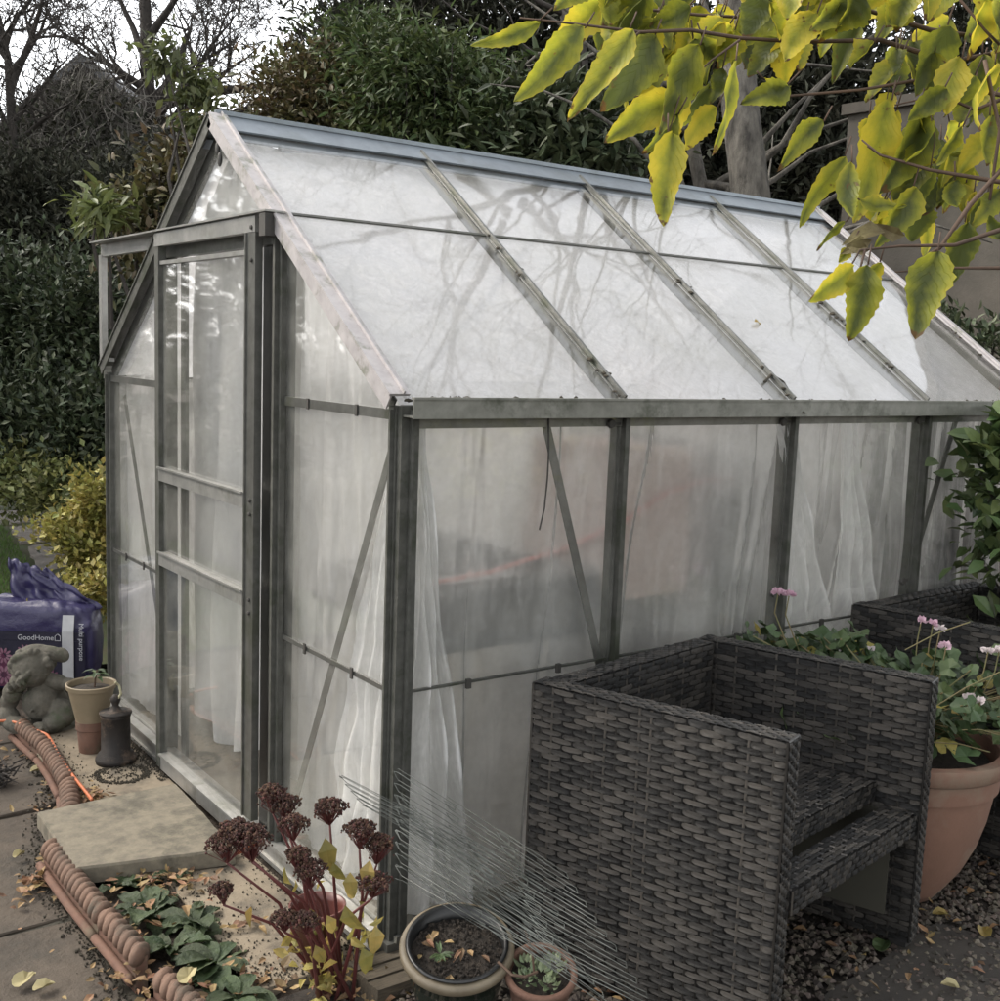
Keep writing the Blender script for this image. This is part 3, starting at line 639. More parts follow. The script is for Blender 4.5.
b = MB(); b.box((1.32, .5, .0), (1.84, .8, .55)); tag(b.build('storage_box', mat('grey_box', (.10, .10, .10), rough=.8), org=(1.8, .8, 0), bevel=.01), 'grey box low down inside behind the third side pane', 'box')
pts = [(.11, .058, .832), (.3, .06, .845), (.52, .06, .885), (.7, .06, .94), (.85, .062, 1.0), (1.0, .065, 1.03), (1.14, .08, 1.03), (1.17, .12, 1.0)]
b = MB(); b.tube([V(p_) for p_ in pts], .005, 8); tag(b.build('red_hose', 'red', org=pts[0], smooth=True), 'thin red hose strung across behind the first two side panes', 'hose')

# ---------------------------------------------------------------- wicker chairs
def chair():
    A = V((.227, -.192, 0)); e1 = V((.654, .116, 0)); e2 = V((.186, -.539, 0))     # width, depth vectors of the footprint
    w, d = e1.length, e2.length; a1, a2 = e1 / w, e2 / d; H = .655; T = .055; foot = .035
    root = thing('wicker_armchair', A, 'dark grey woven cube armchair standing nearest, in front of the greenhouse', 'armchair', 'wicker armchairs')
    up = V((0, 0, 1)); r2 = random.Random(4)
    def weave(b, o, ux, uy, lx, ly, nn, L_=.052, h=.0132):
        """rows of bulging strands over the face o + ux*lx + uy*ly, outward normal nn"""
        rows = max(1, round(ly / h)); h = ly / rows; cols = max(1, round(lx / L_)); L2 = lx / cols
        for j in range(rows):
            off = (j % 2) * .5
            for i in range(-1, cols + 1):
                u0 = (i + off) * L2 - L2 * .04; u1 = u0 + L2 * 1.06; u0 = max(u0, -.001); u1 = min(u1, lx + .001)
                if u1 - u0 < L2 * .15: continue
                vs = []; uvs = []; jz = r2.uniform(-.0012, .0012); th = r2.uniform(.8, 1.15); sd = r2.random() * 50
                for k in range(6):
                    f = k / 5; arch = sin(pi * min(max(f, .0), 1))
                    hh = h * (.16 + .32 * min(1, arch * 1.5) ** .7) * th
                    for q in (-1, 0, 1):
                        bul = (.0002 + .0044 * min(1, arch * 1.25)) * (1 if q == 0 else .62)
                        vs.append(o + ux * (u0 + (u1 - u0) * f) + uy * ((j + .5) * h + q * hh + jz + .0015 * (f - .5) * (1 if j % 2 else -1)) + nn * bul)
                        uvs.append((sd + f, q * .5 + sd))
                b.add(vs, [(k * 3 + q, (k + 1) * 3 + q, (k + 1) * 3 + q + 1, k * 3 + q + 1) for k in range(5) for q in (0, 1)], uvs)
        # stakes
        for i in range(cols * 2 + 1):
            u = i * L2 / 2
            if u > lx - .002: u = lx - .002
            b.add([o + ux * (u - .003) + nn * .0002, o + ux * u + nn * .003, o + ux * (u + .003) + nn * .0002, o + ux * (u - .003) + uy * ly + nn * .0002, o + ux * u + uy * ly + nn * .003, o + ux * (u + .003) + uy * ly + nn * .0002], [(0, 1, 4, 3), (1, 2, 5, 4)], [(7 + u * 9, 0)] * 6)
    def slabpart(name, c0, ux, lx, uz, lz, nn, th, faces, parent=root):
        """woven panel: dark core plus woven faces. c0 = corner on outer face; nn outward"""
        core = MB(); core.obox(c0 + ux * lx / 2 + uz * lz / 2 - nn * th / 2, ux * (lx / 2 - .003), uz * (lz / 2 - .003), nn * (th / 2 - .003))
        o = core.build(name, 'wick_back', parent, bevel=.004); w_ = MB()
        if 'o' in faces: weave(w_, c0, ux, uz, lx, lz, nn)
        if 'i' in faces: weave(w_, c0 - nn * th, ux, uz, lx, lz, -nn)
        if 't' in faces: weave(w_, c0 + uz * lz, ux, -nn, lx, th, uz, .03, .011)
        if 'e' in faces: weave(w_, c0 + ux * lx, uz, -nn, lz, th, ux, .02, .013)
        if 's' in faces: weave(w_, c0, uz, -nn, lz, th, -ux, .02, .013)
        w_.build('weave', 'wicker', o, smooth=True)
        return o
    nL = (a2.cross(up)).normalized()                 # check side below
    if nL.dot(a1) > 0: nL = -nL
    nB = (a1.cross(up)).normalized()
    if nB.dot(a2) > 0: nB = -nB
    z0 = V((0, 0, foot))
    slabpart('side_panel', A + z0, a2, d, up, H - foot, nL, T, 'oites')
    slabpart('side_panel', A + e1 + z0, a2, d, up, H - foot, -nL, T, 'oites')
    slabpart('backrest', A + z0 + a1 * T * 1.02, a1, w - 2.04 * T, up, H - foot - .001, nB, T, 'oit')
    SH = .40
    seat0 = A + a1 * (T + .002) + a2 * (T + .01)
    # seat frame front rail and seat panel
    slabpart('seat_rail', A + e2 + a1 * (T + .001) - a2 * .075 + up * (SH - .055), a1, w - 2 * T - .002, a2, .073, up, .05, 'oe').name = 'seat_rail'
    rl = MB(); weave(rl, A + e2 + a1 * T + up * (SH - .105), a1, up, w - 2 * T, .05, -nB, .03, .012); rl.build('rail_front', 'wicker', root, smooth=True)
    slabpart('seat', seat0 + up * SH, a1, w - 2 * T - .004, a2, d - T - .105, up, .045, 'o')
    fr = MB(); weave(fr, seat0 + a2 * (d - T - .105) + up * (SH - .045), a1, up, w - 2 * T - .004, .045, -nB, .03, .012); fr.build('seat_edge', 'wicker', root, smooth=True)
    for (u, v) in ((.03, .03), (.97, .03), (.03, .955), (.97, .955)):
        b = MB(); c = A + e1 * u + e2 * v; b.obox(c + up * foot / 2, a1 * .018, a2 * .02, up * (foot / 2)); b.build('leg', 'wick_back', root)
    b = MB(); c = A + e1 - a1 * (T + .006) + a2 * d * .5 + up * .215; b.obox(c, a2 * (d / 2 - .05), up * .125, a1 * .003); b.build('inner_board', 'dgreen', root)
    return root
ch1 = chair()
ch2 = copy_tree(ch1)
ch2['label'] = 'dark grey woven armchair further back on the right, behind the pink geranium'
p2 = Z(853, 602, .675); ch2.location = (p2.x, p2.y, .012); ch2.rotation_euler.z = radians(-7)

# ---------------------------------------------------------------- large terracotta pot with geranium
pc = V((1.285, -.405, 0))
pt = thing('terracotta_planter', pc, 'large rounded terracotta planter between the two wicker armchairs', 'planter')
b = MB(); b.lathe(pc, [(0, .0), (.085, 0), (.10, .012), (.128, .05), (.160, .10), (.188, .165), (.207, .235), (.216, .29), (.218, .315), (.228, .318), (.231, .362), (.229, .367), (.244, .370), (.250, .376), (.254, .404), (.250, .412), (.222, .412), (.214, .40), (.208, .34), (0, .34)], 64); b.build('pot_body', 'terra', pt, smooth=True)
for po in pt.children: po.modifiers.new('es', 'EDGE_SPLIT').split_angle = radians(40)
b = MB(); b.lathe(pc, [(.206, .375), (.12, .385), (0, .39)], 30, wob=.05); b.build('compost', 'soil_d', pt, smooth=True)
ge = thing('geranium', pc + V((0, 0, .38)), 'leafy pelargonium with pale pink and white flowers growing in the terracotta planter', 'plant')
st_, lf, lfy, fl, flw = MB(), MB(), MB(), MB(), MB(); r3 = random.Random(8)
def roundleaf(b, c, nn, r, lobes=5, rr=r3):
    nn = V(nn).normalized(); x = nn.orthogonal().normalized(); y = nn.cross(x); n = 15; ph = rr.random() * 6
    vs = [c - nn * r * .12]
    for k in range(n):
        an = ph + 2 * pi * k / n * .93; q = r * (1 + .13 * cos(an * lobes)) ; vs.append(c + (x * cos(an) + y * sin(an)) * q + nn * r * (.16 * cos(an * 3 + ph)))
    b.add(vs, [(0, k, k + 1) for k in range(1, n)])
for i in range(640):
    an = r3.uniform(0, 2 * pi); rad = .30 * math.sqrt(r3.random()); hh = .04 + .17 * r3.random() * (1.2 - rad * 2)
    # lean the plant along the gap between chairs (left and right of the pot as seen)
    side = r3.uniform(-1, 1); c = pc + RX * side * .22 + V((cos(an) * rad * .8, sin(an) * rad * .8, .39 + hh * 1.15))
    if i % 9 == 0: c = pc + V((-.12 + r3.uniform(-.05, .05), .20 + r3.uniform(-.06, .06), .46 + .14 * r3.random()))
    if i % 5 == 1: c = D(r3.uniform(735, 870), r3.gauss(650, 12), r3.uniform(2.95, 3.12)); c.y = min(c.y, -.06)
    nn = V((r3.uniform(-.8, .8), r3.uniform(-.9, .3), r3.uniform(.2, 1)))
    roundleaf(lfy if r3.random() < .08 else lf, c, nn, r3.uniform(.014, .034))
    if i % 3 == 0: st_.tube([pc + V((r3.uniform(-.05, .05), r3.uniform(-.05, .05), .385)), (pc + c) / 2 + V((0, 0, .23)), c], .0022, 5)
def flower(b, c, n=14, r=.016, s=.008):
    for k in range(n):
        d = rv(); d.z = abs(d.z) * .7; b.leaf(c + d * r * .4, d + V((0, 0, .2)), rv(), s * 1.6, s * 1.5, .1, .2)
for px, n_, r_, mt, t_ in (((778, 594), 26, .014, 'p', 2.95), ((789, 596), 22, .012, 'p', 2.95), ((921, 622), 10, .010, 'p', 2.9), ((933, 625), 8, .009, 'p', 2.9), ((946, 648), 12, .014, 'p', 2.85), ((988, 652), 14, .010, 'w', 2.8), ((999, 652), 12, .009, 'w', 2.8), ((871, 652), 12, .010, 'w', 3.0), ((969, 698), 9, .008, 'w', 2.75), ((980, 703), 12, .009, 'w', 2.75), ((940, 630), 6, .008, 'w', 2.9)):
    c = D(px[0], px[1], t_); fb = MB(); flower(fb, c, n_, r_, .010); fb.build('flower', 'pink' if mt == 'p' else 'white_f', ge)
    st_.tube([c, c - V((.005, -.003, .05)), V((c.x * .7 + pc.x * .3, c.y * .7 + pc.y * .3, .47))], .0018, 5)
for a_, b_, t_ in (((905, 650), (970, 622), 2.85), ((930, 710), (1000, 672), 2.75), ((930, 742), (990, 752), 2.72), ((960, 730), (1000, 735), 2.7)): st_.tube([D(*a_, t_), D((a_[0] + b_[0]) / 2, (a_[1] + b_[1]) / 2 - 3, t_), D(*b_, t_)], .0016, 5)
st_.build('stem', mat('green_stem', (.12, .13, .05), (.17, .12, .06), 20), ge); lf.build('leaves', 'sage', ge); lfy.build('yellow_leaves', 'ylleaf', ge); 

# ---------------------------------------------------------------- compost bags and statue corner
def textmesh(s, name, size, m, parent, mw, ext=.0006):
    cu = bpy.data.curves.new(name, 'FONT'); cu.body = s; cu.size = size; cu.extrude = ext; cu.align_x = 'CENTER'; cu.align_y = 'CENTER'
    o = bpy.data.objects.new(name, cu); COL.objects.link(o); bpy.context.view_layer.update()
    me = bpy.data.meshes.new_from_object(o.evaluated_get(bpy.context.evaluated_depsgraph_get())); bpy.data.objects.remove(o); bpy.data.curves.remove(cu)
    me.transform(mw); me.transform(Matrix.Translation(-root_loc(parent))); me.materials.clear(); me.materials.append(M[m]); q = bpy.data.objects.new(name, me); COL.objects.link(q); q.parent = parent; return q
ux = V((.83, -.55, 0)).normalized(); uy = V((ux.y, -ux.x, 0)); uz = V((0, 0, 1))      # uy points to the camera
if uy.dot(CAM - V((0, 2.4, 0))) < 0: uy = -uy
BC = Z(93, 692, 0); BW, BD, BH = .62, .20, .345
bag = thing('compost_bag', BC - ux * BW / 2 - uy * BD / 2, 'purple printed compost bag with a white tape strip, slumped behind the stone figure', 'bag', 'compost bags')
def bagmesh(c, w, d, h, seed, crump=.02, n=44):
    b = MB(); vs = []; k = 0
    def sup(a, p): return math.copysign(abs(a) ** p, a)
    for i in range(n + 1):
        th = pi * i / n
        for j in range(n * 2):
            ph = pi * j / n; x = sup(sin(th), .42) * sup(cos(ph), .42); y = sup(sin(th), .42) * sup(sin(ph), .42); z = sup(cos(th), .42)
            q = V((x * w / 2, y * d / 2, (z + 1) * h / 2)); am = crump * (.25 + .75 * max(0, z))
            nz = noise.noise(q * 9 + V((seed, 0, 0))) + .6 * abs(noise.noise(q * 19 + V((seed, 5, 0)))) * 2 - .5
            q += V((x, y, z)).normalized() * nz * am
            if y > .5 and z < .55: q.y = max(q.y - 0, 0) * .3 + d / 2 * .7 + .004 * nz
            vs.append(c + ux * q.x + uy * q.y + uz * q.z)
    m_ = n * 2
    return b.add(vs, [(i * m_ + j, (i + 1) * m_ + j, (i + 1) * m_ + (j + 1) % m_, i * m_ + (j + 1) % m_) for i in range(n) for j in range(m_)])
bc = V(bag.location)
bagmesh(bc, BW, BD, BH, 1, .022).build('sack', 'purple', bag, smooth=True)
def onf(x, z, off=.004): return bc + ux * x + uy * (BD / 2 + off) + uz * z
def decal(pts, nm, m, off): 
    b = MB(); n = len(pts); b.add([onf(x, z, off) for x, z in pts] + [onf(x, z, off + .0015) for x, z in pts], [tuple(range(n)), tuple(range(n, 2 * n))] + [(i, (i + 1) % n, n + (i + 1) % n, n + i) for i in range(n)]); return b.build(nm, m, bag)
decal([(-.29, .20), (.285, .20), (.285, .235), (-.29, .235)], 'dark_band', 'navy', .008)
decal([(-.29, .02), (.285, .02), (.285, .199), (-.29, .199)], 'dark_band', 'navy', .008)
decal([(-.29, .02), (.05, .02), (.0, .12), (-.05, .18), (-.29, .17)], 'printed_panel', 'print', .011)
for x, z, r_ in ((.06, .155, .032), (.05, .085, .034), (-.02, .14, .032), (-.10, .11, .045), (-.02, .065, .038), (-.19, .08, .042), (-.2, .16, .03), (.155, .14, .028), (.155, .06, .033), (.10, .04, .026)):
    b = MB()
    for k in range(10):
        an = 2 * pi * k / 10; cxx, czz = x + cos(an) * r_ * .65, z + sin(an) * r_ * .65
        pts = []
        for q in range(8):
            a2_ = 2 * pi * q / 8; lx_, lz_ = cos(a2_) * r_ * .36, sin(a2_) * r_ * .15
            pts.append((cxx + lx_ * cos(an) - lz_ * sin(an), czz + lx_ * sin(an) + lz_ * cos(an)))
        b.add([onf(a, c_, .014) for a, c_ in pts], [tuple(range(8))])
    b.build('printed_flower', 'petal', bag)
b = MB(); tp = [(x, z, o) for x, z, o in ((.222, .30, .0), (.222, .24, .014), (.222, .12, .015), (.222, .02, .015))]
vs = []
for x, z, o in tp: vs += [onf(x - .022, z, o), onf(x + .022, z, o), onf(x + .022, z, o + .002), onf(x - .022, z, o + .002)]
b.add(vs, [(i * 4 + j, i * 4 + (j + 1) % 4, i * 4 + 4 + (j + 1) % 4, i * 4 + 4 + j) for i in range(3) for j in range(4)] + [(0, 1, 2, 3), (12, 13, 14, 15)]); b.build('white_tape', 'white_p', bag)
def frame(o, xa, ya): za = xa.cross(ya); return Matrix(((xa.x, ya.x, za.x, o.x), (xa.y, ya.y, za.y, o.y), (xa.z, ya.z, za.z, o.z), (0, 0, 0, 1)))
textmesh('GoodHome', 'lettering', .028, 'ink', bag, frame(onf(.10, .212, .012), ux, uz))
b = MB(); 
for a, c_ in (((0.173, .202), (0.193, .202)), ((0.193, .202), (0.193, .220)), ((0.193, .220), (0.183, .228)), ((0.183, .228), (0.173, .220)), ((0.173, .220), (0.173, .202))): b.bar(onf(*a, .012), onf(*c_, .012), .002, .003, uy)
b.build('house_mark', 'ink', bag)
textmesh('Multi purpose', 'side_lettering', .03, 'ink', bag, frame(bc + ux * (BW / 2 + .010) + uz * .22 , V((0, 0, -1)), -uy)) if False else None
textmesh('Multi purpose', 'side_lettering', .026, 'ink', bag, frame(onf(.272, .20, .014), V((0, 0, -1)), ux))
# crumpled neck
b = MB(); vs = []; n1, n2 = 26, 14; base = bc + ux * .10 + uz * (BH * .9)
for i in range(n1 + 1):
    for j in range(n2 + 1):
        u, v = i / n1, j / n2; q = base + ux * (.22 - .34 * u) * (1 - .55 * v) - ux * .10 * v * 0 + uz * (.13 * v + .05 * u * v) - uy * .04 * v + ux * (-.10 * v) + uy * .03 * noise.noise(V((u * 7, v * 4, 2))) + uz * .02 * noise.noise(V((u * 8, v * 3, 9)))
        vs.append(q)
b.add(vs, [(i * (n2 + 1) + j, (i + 1) * (n2 + 1) + j, (i + 1) * (n2 + 1) + j + 1, i * (n2 + 1) + j + 1) for i in range(n1) for j in range(n2)]); b.build('folded_neck', 'purple', bag, smooth=True, solid=.004)
b2 = thing('compost_bag', bc - ux * .42 - uy * .14, 'second dark blue bag with a pale stripe, at the left edge behind the purple one', 'bag', 'compost bags')
cc = V(b2.location); bagmesh(cc, .5, .2, .40, 4, .03).build('sack', mat('blue_plastic', (.02, .03, .06), (.05, .07, .10), 7, .3), b2, smooth=True)
b = MB(); b.tube([cc + ux * (-.2) + uy * .10 + uz * .345, cc + ux * .05 + uy * .10 + uz * .385, cc + ux * .22 + uy * .09 + uz * .40], [.016, .018, .01], 8); b.build('pale_stripe', 'white_p', b2)

# stone figure: seated imp covering its mouth, one carved block
def remesh(b, name, m, loc, vox=.0055, sm=2):
    o = b.build('tmp', m, org=loc); md = o.modifiers.new('r', 'REMESH'); md.mode = 'VOXEL'; md.voxel_size = vox
    md2 = o.modifiers.new('s', 'SMOOTH'); md2.iterations = sm; md2.factor = .6
    bpy.context.view_layer.update(); me = bpy.data.meshes.new_from_object(o.evaluated_get(bpy.context.evaluated_depsgraph_get()))
    bpy.data.objects.remove(o); me.polygons.foreach_set('use_smooth', [True] * len(me.polygons)); q = bpy.data.objects.new(name, me); COL.objects.link(q); q.location = loc
    if not me.materials: me.materials.append(M[m])
    return q
s0 = Z(43, 727, 0); s0.z = -.005; sx = V((RX.x, RX.y, 0)).normalized(); sf = V((-FW.x, -FW.y, 0)).normalized(); sc_ = 1 / 267.
b = MB()
def sp(px, py, dep, rx, ry, rz, tilt=0):
    """carved lump: px,py in the 267 per metre front elevation, dep towards the viewer"""
    c = s0 + sx * ((px - 43) * sc_) + uz * ((727 - py) * sc_ * 1.0 + .0) + sf * dep
    R3 = Matrix((sx, sf, uz)).transposed() @ Matrix.Rotation(radians(tilt), 3, 'Y'); b.ell(c, (rx * sc_, ry * sc_, rz * sc_), 16, 12, R3)
sp(44, 700, .02, 17, 16, 17)        # belly
sp(46, 706, -.02, 20, 16, 20)      # trunk
sp(45, 686, -.01, 18, 14, 12)
sp(36, 668, .03, 18, 15, 17, 10)      # head
sp(38, 660, .0, 19, 17, 13)        # brow / hair
sp(28, 679, .055, 9, 8, 9)         # muzzle behind hands
sp(52, 655, .0, 14, 7, 7, 12); sp(61, 656, .0, 8, 4, 7, 30)        # cap brim, ear
sp(21, 665, .03, 5, 6, 9, 25)
sp(33, 676, .075, 5, 5, 3.5, -30); sp(27, 681, .08, 5, 4, 3, -30); sp(38, 672, .075, 4, 4, 3, -30); sp(23, 685, .07, 5, 4, 3, -20)   # fingers
sp(20, 690, .04, 9, 9, 10)         # forearm
sp(15, 699, .02, 8, 10, 9)
sp(59, 680, .02, 12, 8, 7, 15); sp(70, 682, .02, 12, 7, 6, 5); sp(76, 683, .03, 6, 6, 5)  # far arm
sp(15, 713, .04, 11, 12, 9, 20); sp(28, 718, .07, 15, 10, 8, 12); sp(40, 722, .09, 8, 8, 6)        # near leg
sp(64, 708, .03, 12, 12, 14, -35); sp(60, 716, .06, 14, 11, 9, -30); sp(50, 720, .10, 10, 8, 8, -20)     # other leg
for k in range(5): sp(41 + k * 3.6, 721 - k * 1.2, .13, 2.2, 4, 2.6)
sp(45, 724, -.0, 30, 22, 5)        # base
for k in range(7): sp(26 + k * 4, 652 + abs(k - 3) * 1.2, .06 - .004 * k, 4, 4, 4)
for k in range(26):
    an = k * 2.4; rr5 = 15 + (k % 3) * 1.5; sp(37 + cos(an) * rr5 * 1.05, 663 - abs(sin(an)) * rr5 * .95 + 4, .02 + .03 * sin(an * 1.7), 3.6, 4.5, 3.6)
sp(40, 668, .082, 2.6, 3, 3); sp(30, 669, .085, 2.4, 3, 3); sp(35, 672, .092, 3.4, 5, 3)
for k in range(4): sp(24 + k * 4.2, 680 - k * 1.8, .098, 1.7, 3, 4.6, -25)
for k in range(4): sp(73 + k * 2.2, 684 + k * .5, .045, 1.3, 3, 4, 10)
sp(42, 703, .086, 1.4, 1.5, 1.4)
tag(remesh(b, 'stone_figure', 'stone', s0, .0034, 1), 'weathered grey stone imp sitting with a hand over its mouth', 'statue')

# pot stack
q0 = Z(92, 752, 0); q0.z = .006
pk = thing('flowerpot', q0, 'tan tapered flowerpot set on a small terracotta pot, holding a seedling', 'flowerpot')
b = MB(); b.lathe(q0, [(0, 0), (.040, 0), (.046, .075), (.050, .078), (.050, .105), (.04, .106)], 32); b.build('lower_pot', 'terra_old', pk, smooth=True)
b = MB(); b.lathe(q0, [(0, .095), (.047, .096), (.052, .12), (.073, .212), (.078, .214), (.080, .228), (.076, .230), (.072, .226), (.069, .205), (0, .205)], 36); b.build('upper_pot', 'tan', pk, smooth=True)
for o in pk.children: o.modifiers.new('es', 'EDGE_SPLIT').split_angle = radians(35)
b = MB(); b.lathe(q0, [(.070, .208), (.03, .214), (0, .213)], 20, wob=.2); b.build('compost', 'soil_d', pk, smooth=True)
sd = thing('seedling', q0 + V((.01, 0, .21)), 'small drooping seedling in the tan flowerpot', 'plant'); b = MB(); b2_ = MB()
cs = V(sd.location); b2_.tube([cs, cs + V((.004, 0, .035)), cs + V((.01, .0, .06))], .003, 6)
for k in range(11): an = k * 2.4; b.leaf(cs + V((.008, 0, .03 + .003 * k)), (cos(an), sin(an), .25), (0, 0, 1), .045, .017, .3, .4)
b2_.build('stem', 'twig', sd); b.build('leaves', 'sage', sd)
# iron chimney
q1 = Z(116, 763, 0); q1.z = .006
ir = thing('iron_chimney', q1, 'dark ribbed iron cylinder with a flared foot and knobbed cap beside the flowerpot', 'ornament')
b = MB(); b.lathe(q1, [(0, 0), (.062, 0), (.064, .010), (.063, .018), (.056, .022), (.055, .030), (.0455, .034), (.0445, .148), (.047, .150), (.047, .156), (.043, .158)], 36, wob=.02)
b.build('barrel', 'iron', ir, smooth=True)
b = MB(); b.lathe(q1, [(.048, .158), (.051, .161), (.050, .166), (.020, .170), (.014, .180), (.010, .186), (.014, .198), (.017, .206), (.012, .216), (.006, .222), (0, .224)], 28); b.build('cap', 'iron', ir, smooth=True)
b = MB(); b.tube([q1 + V((.0, -.01, .20)), q1 + V((.015, -.01, .225)), q1 + V((.012, 0, .25)), q1 + V((.0, 0, .262))], .004, 6); b.build('hook', mat('lichen', (.35, .33, .22), (.2, .18, .1), 60), ir)
b = MB(); r4 = random.Random(3)
ctr = Z(122, 774, .008)
for i in range(700):
    an = r4.uniform(0, 2 * pi); rad = .075 + r4.gauss(0, .006) if r4.random() < .75 else .07 * r4.random() ** .5
    b.ell(ctr + V((cos(an) * rad, sin(an) * rad, 0)), r4.uniform(.001, .0035), 5, 3, jit=.5)
for i in range(500): b.ell((r4.gauss(-.06, .012), r4.uniform(1.25, 1.9), .009), r4.uniform(.001, .004), 5, 3, jit=.5)
for i in range(1500):
    x, y = r4.choice(((r4.gauss(-.28, .03), r4.uniform(1.15, 1.9)), (r4.uniform(-.29, -.05), r4.gauss(.05, .03)), (r4.gauss(-.28, .025), r4.uniform(.05, .7)), (r4.gauss(-.055, .012), r4.uniform(.05, .7)), (r4.uniform(-.3, -.05), r4.uniform(.05, .68)))); b.ell((x, y, .008), r4.uniform(.0008, .003), 5, 3, jit=.5)
for i in range(900):
    y = r4.uniform(.0, 1.9); xr = -.47 + .19 * max(0, min(1, (y - .95) / .6)) - .055 + r4.gauss(0, .018); b.ell((xr, y, -.032), r4.uniform(.001, .0045), 5, 3, jit=.6)
tag(b.build('spilt_grit', 'moss'), 'ring of dark grit and crumbs spilt on the pale slab', 'grit', kind='stuff')

# orange cable
def cable(name, px, z, r, label, m='orange'):
    p_ = [Z(a, b_, z) for a, b_ in px]; fine = []
    for i in range(len(p_) - 1):
        for k in range(5):
            t = k / 5; a = p_[max(i - 1, 0)]; c = p_[i]; d = p_[i + 1]; e = p_[min(i + 2, len(p_) - 1)]
            fine.append(.5 * ((2 * c) + (d - a) * t + (2 * a - 5 * c + 4 * d - e) * t * t + (3 * c - a - 3 * d + e) * t ** 3))
    fine.append(p_[-1]); b = MB(); b.tube(fine, r, 8); return tag(b.build(name, m, org=fine[0], smooth=True), label, 'cable')
cable('orange_cable', [(-30, 724), (0, 721), (14, 722), (38, 731), (49, 737), (59, 756), (70, 772), (86, 792), (92, 800)], .048, .005, 'orange cable running over the rope edging beside the stone figure')
cable('orange_cable', [(120, 868), (155, 864), (215, 858), (245, 850), (266, 838)], .018, .0055, 'orange cable emerging from under the step slab towards the sill')

# rope-top edging tiles
def rope_tile(px, label, zt=.035):
    p_ = [Z(a, b_, zt) for a, b_ in px]; o = thing('rope_edging', (p_[0].x, p_[0].y, -.04), label, 'edging tile', 'rope-top edging tiles')
    L_ = [0]
    for i in range(len(p_) - 1): L_.append(L_[-1] + (p_[i + 1] - p_[i]).length)
    def along(s):
        for i in range(len(p_) - 1):
            if s <= L_[i + 1] or i == len(p_) - 2: f = (s - L_[i]) / (L_[i + 1] - L_[i]); return p_[i].lerp(p_[i + 1], f), (p_[i + 1] - p_[i]).normalized()
    b = MB(); n = max(3, round(L_[-1] / .030))
    for k in range(n):
        c, d = along((k + .5) * L_[-1] / n); x = V((d.y, -d.x, 0)); ax = (x * .85 + d * .62).normalized(); y = ax.cross(uz)
        R3 = Matrix((ax, y, uz)).transposed(); b.ell(c + V((0, 0, .002 * noise.noise(c * 40))), (.034, .0165, .0235), 14, 10, R3)
    b.tube([along(L_[-1] * (.02 + .96 * i / 12))[0] for i in range(13)], .0195, 12)
    b.build('rope_top', 'rope', o, smooth=True)
    b = MB(); vs = []
    m_ = 14
    for k in range(m_ + 1):
        c, d = along(k * L_[-1] / m_); x = V((d.y, -d.x, 0)); vs += [V((c.x, c.y, zz)) + x * s_ for s_, zz in ((-.012, -.08), (.014, -.08), (.014, zt), (-.012, zt))]
        
    b.add(vs, [(k * 4 + j, k * 4 + (j + 1) % 4, k * 4 + 4 + (j + 1) % 4, k * 4 + 4 + j) for k in range(m_) for j in range(4)] + [(0, 1, 2, 3), tuple(m_ * 4 + j for j in range(4))]); b.build('plate', 'terra_old', o)
    b = MB(); pts = []
    for k in range(m_ + 1):
        c, d = along(k * L_[-1] / m_); x = V((d.y, -d.x, 0)); 
        if x.x > 0: x = -x
        pts.append(V((c.x, c.y, -.012)) + x * .024)
    b.tube(pts, .011, 8); b.build('foot_roll', 'terra_old', o, smooth=True)
rope_tile([(18, 722), (30, 733), (43, 744)], 'weathered rope-top edging tile beside the stone figure')
rope_tile([(44, 745), (56, 761), (67, 781)], 'rope-top edging tile with the orange cable lying against it')
rope_tile([(68, 783), (70, 800), (69, 812)], 'short rope-top edging tile running in under the step slab')
rope_tile([(49, 846), (78, 884), (104, 915)], 'reddish rope-top edging tile below the corner of the step slab')
rope_tile([(105, 916), (124, 937), (142, 958)], 'rope-top edging tile against the green leafy plants')
rope_tile([(160, 977), (182, 997), (215, 1030)], 'rope-top edging tile at the bottom edge of the photo')

# wooden plank, glazed pot, succulent pot, red pot
b = MB(); 
pa, pb_ = Z(352, 968, .03), Z(440, 940, .03); dd = (pb_ - pa).normalized(); xx = V((dd.y, -dd.x, 0))
for k in range(9): b.obox((pa + pb_) / 2 + xx * (k * .0155 - .02) + V((0, 0, .002 * (k % 3) - .02)) , dd * .11, xx * .0072, uz * .02)
tag(b.build('wood_block', 'wood', org=((pa.x + pb_.x) / 2, (pa.y + pb_.y) / 2, -.01)), 'weathered grooved wooden board beneath the glazed pot', 'board')
def tiltpot(name, c, r, h, tilt, label, m_out, m_rim, prof_w=.86):
    ax = (uz + sf * math.tan(radians(tilt)) ).normalized(); base = c - ax * h
    o = thing(name, base, label, 'flowerpot')
    b = MB(); b.lathe(base, [(0, 0), (r * .62, 0), (r * .72, h * .2), (r * .84, h * .6), (r * prof_w, h * .84), (r * .95, h * .86)], 40, axis=ax); b.build('pot_body', m_out, o, smooth=True)
    b = MB(); b.lathe(base, [(r * .95, h * .86), (r * 1.0, h * .90), (r * 1.01, h * .96), (r * .98, h), (r * .86, h), (r * .83, h * .97), (r * .82, h * .8)], 48, axis=ax); b.build('rim', m_rim, o, smooth=True)
    b = MB(); b.lathe(base, [(r * .84, h * .84), (r * .5, h * .87), (0, h * .86)], 24, axis=ax, wob=.1); b.build('compost', 'soil_d', o, smooth=True)
    return o, base, ax
gp, gbase, gax = tiltpot('glazed_pot', D(457, 944, 2.25), .114, .17, 17, 'dark green glazed pot with a pale rim, tipped forward by the greenhouse corner', 'glaze', 'rim')
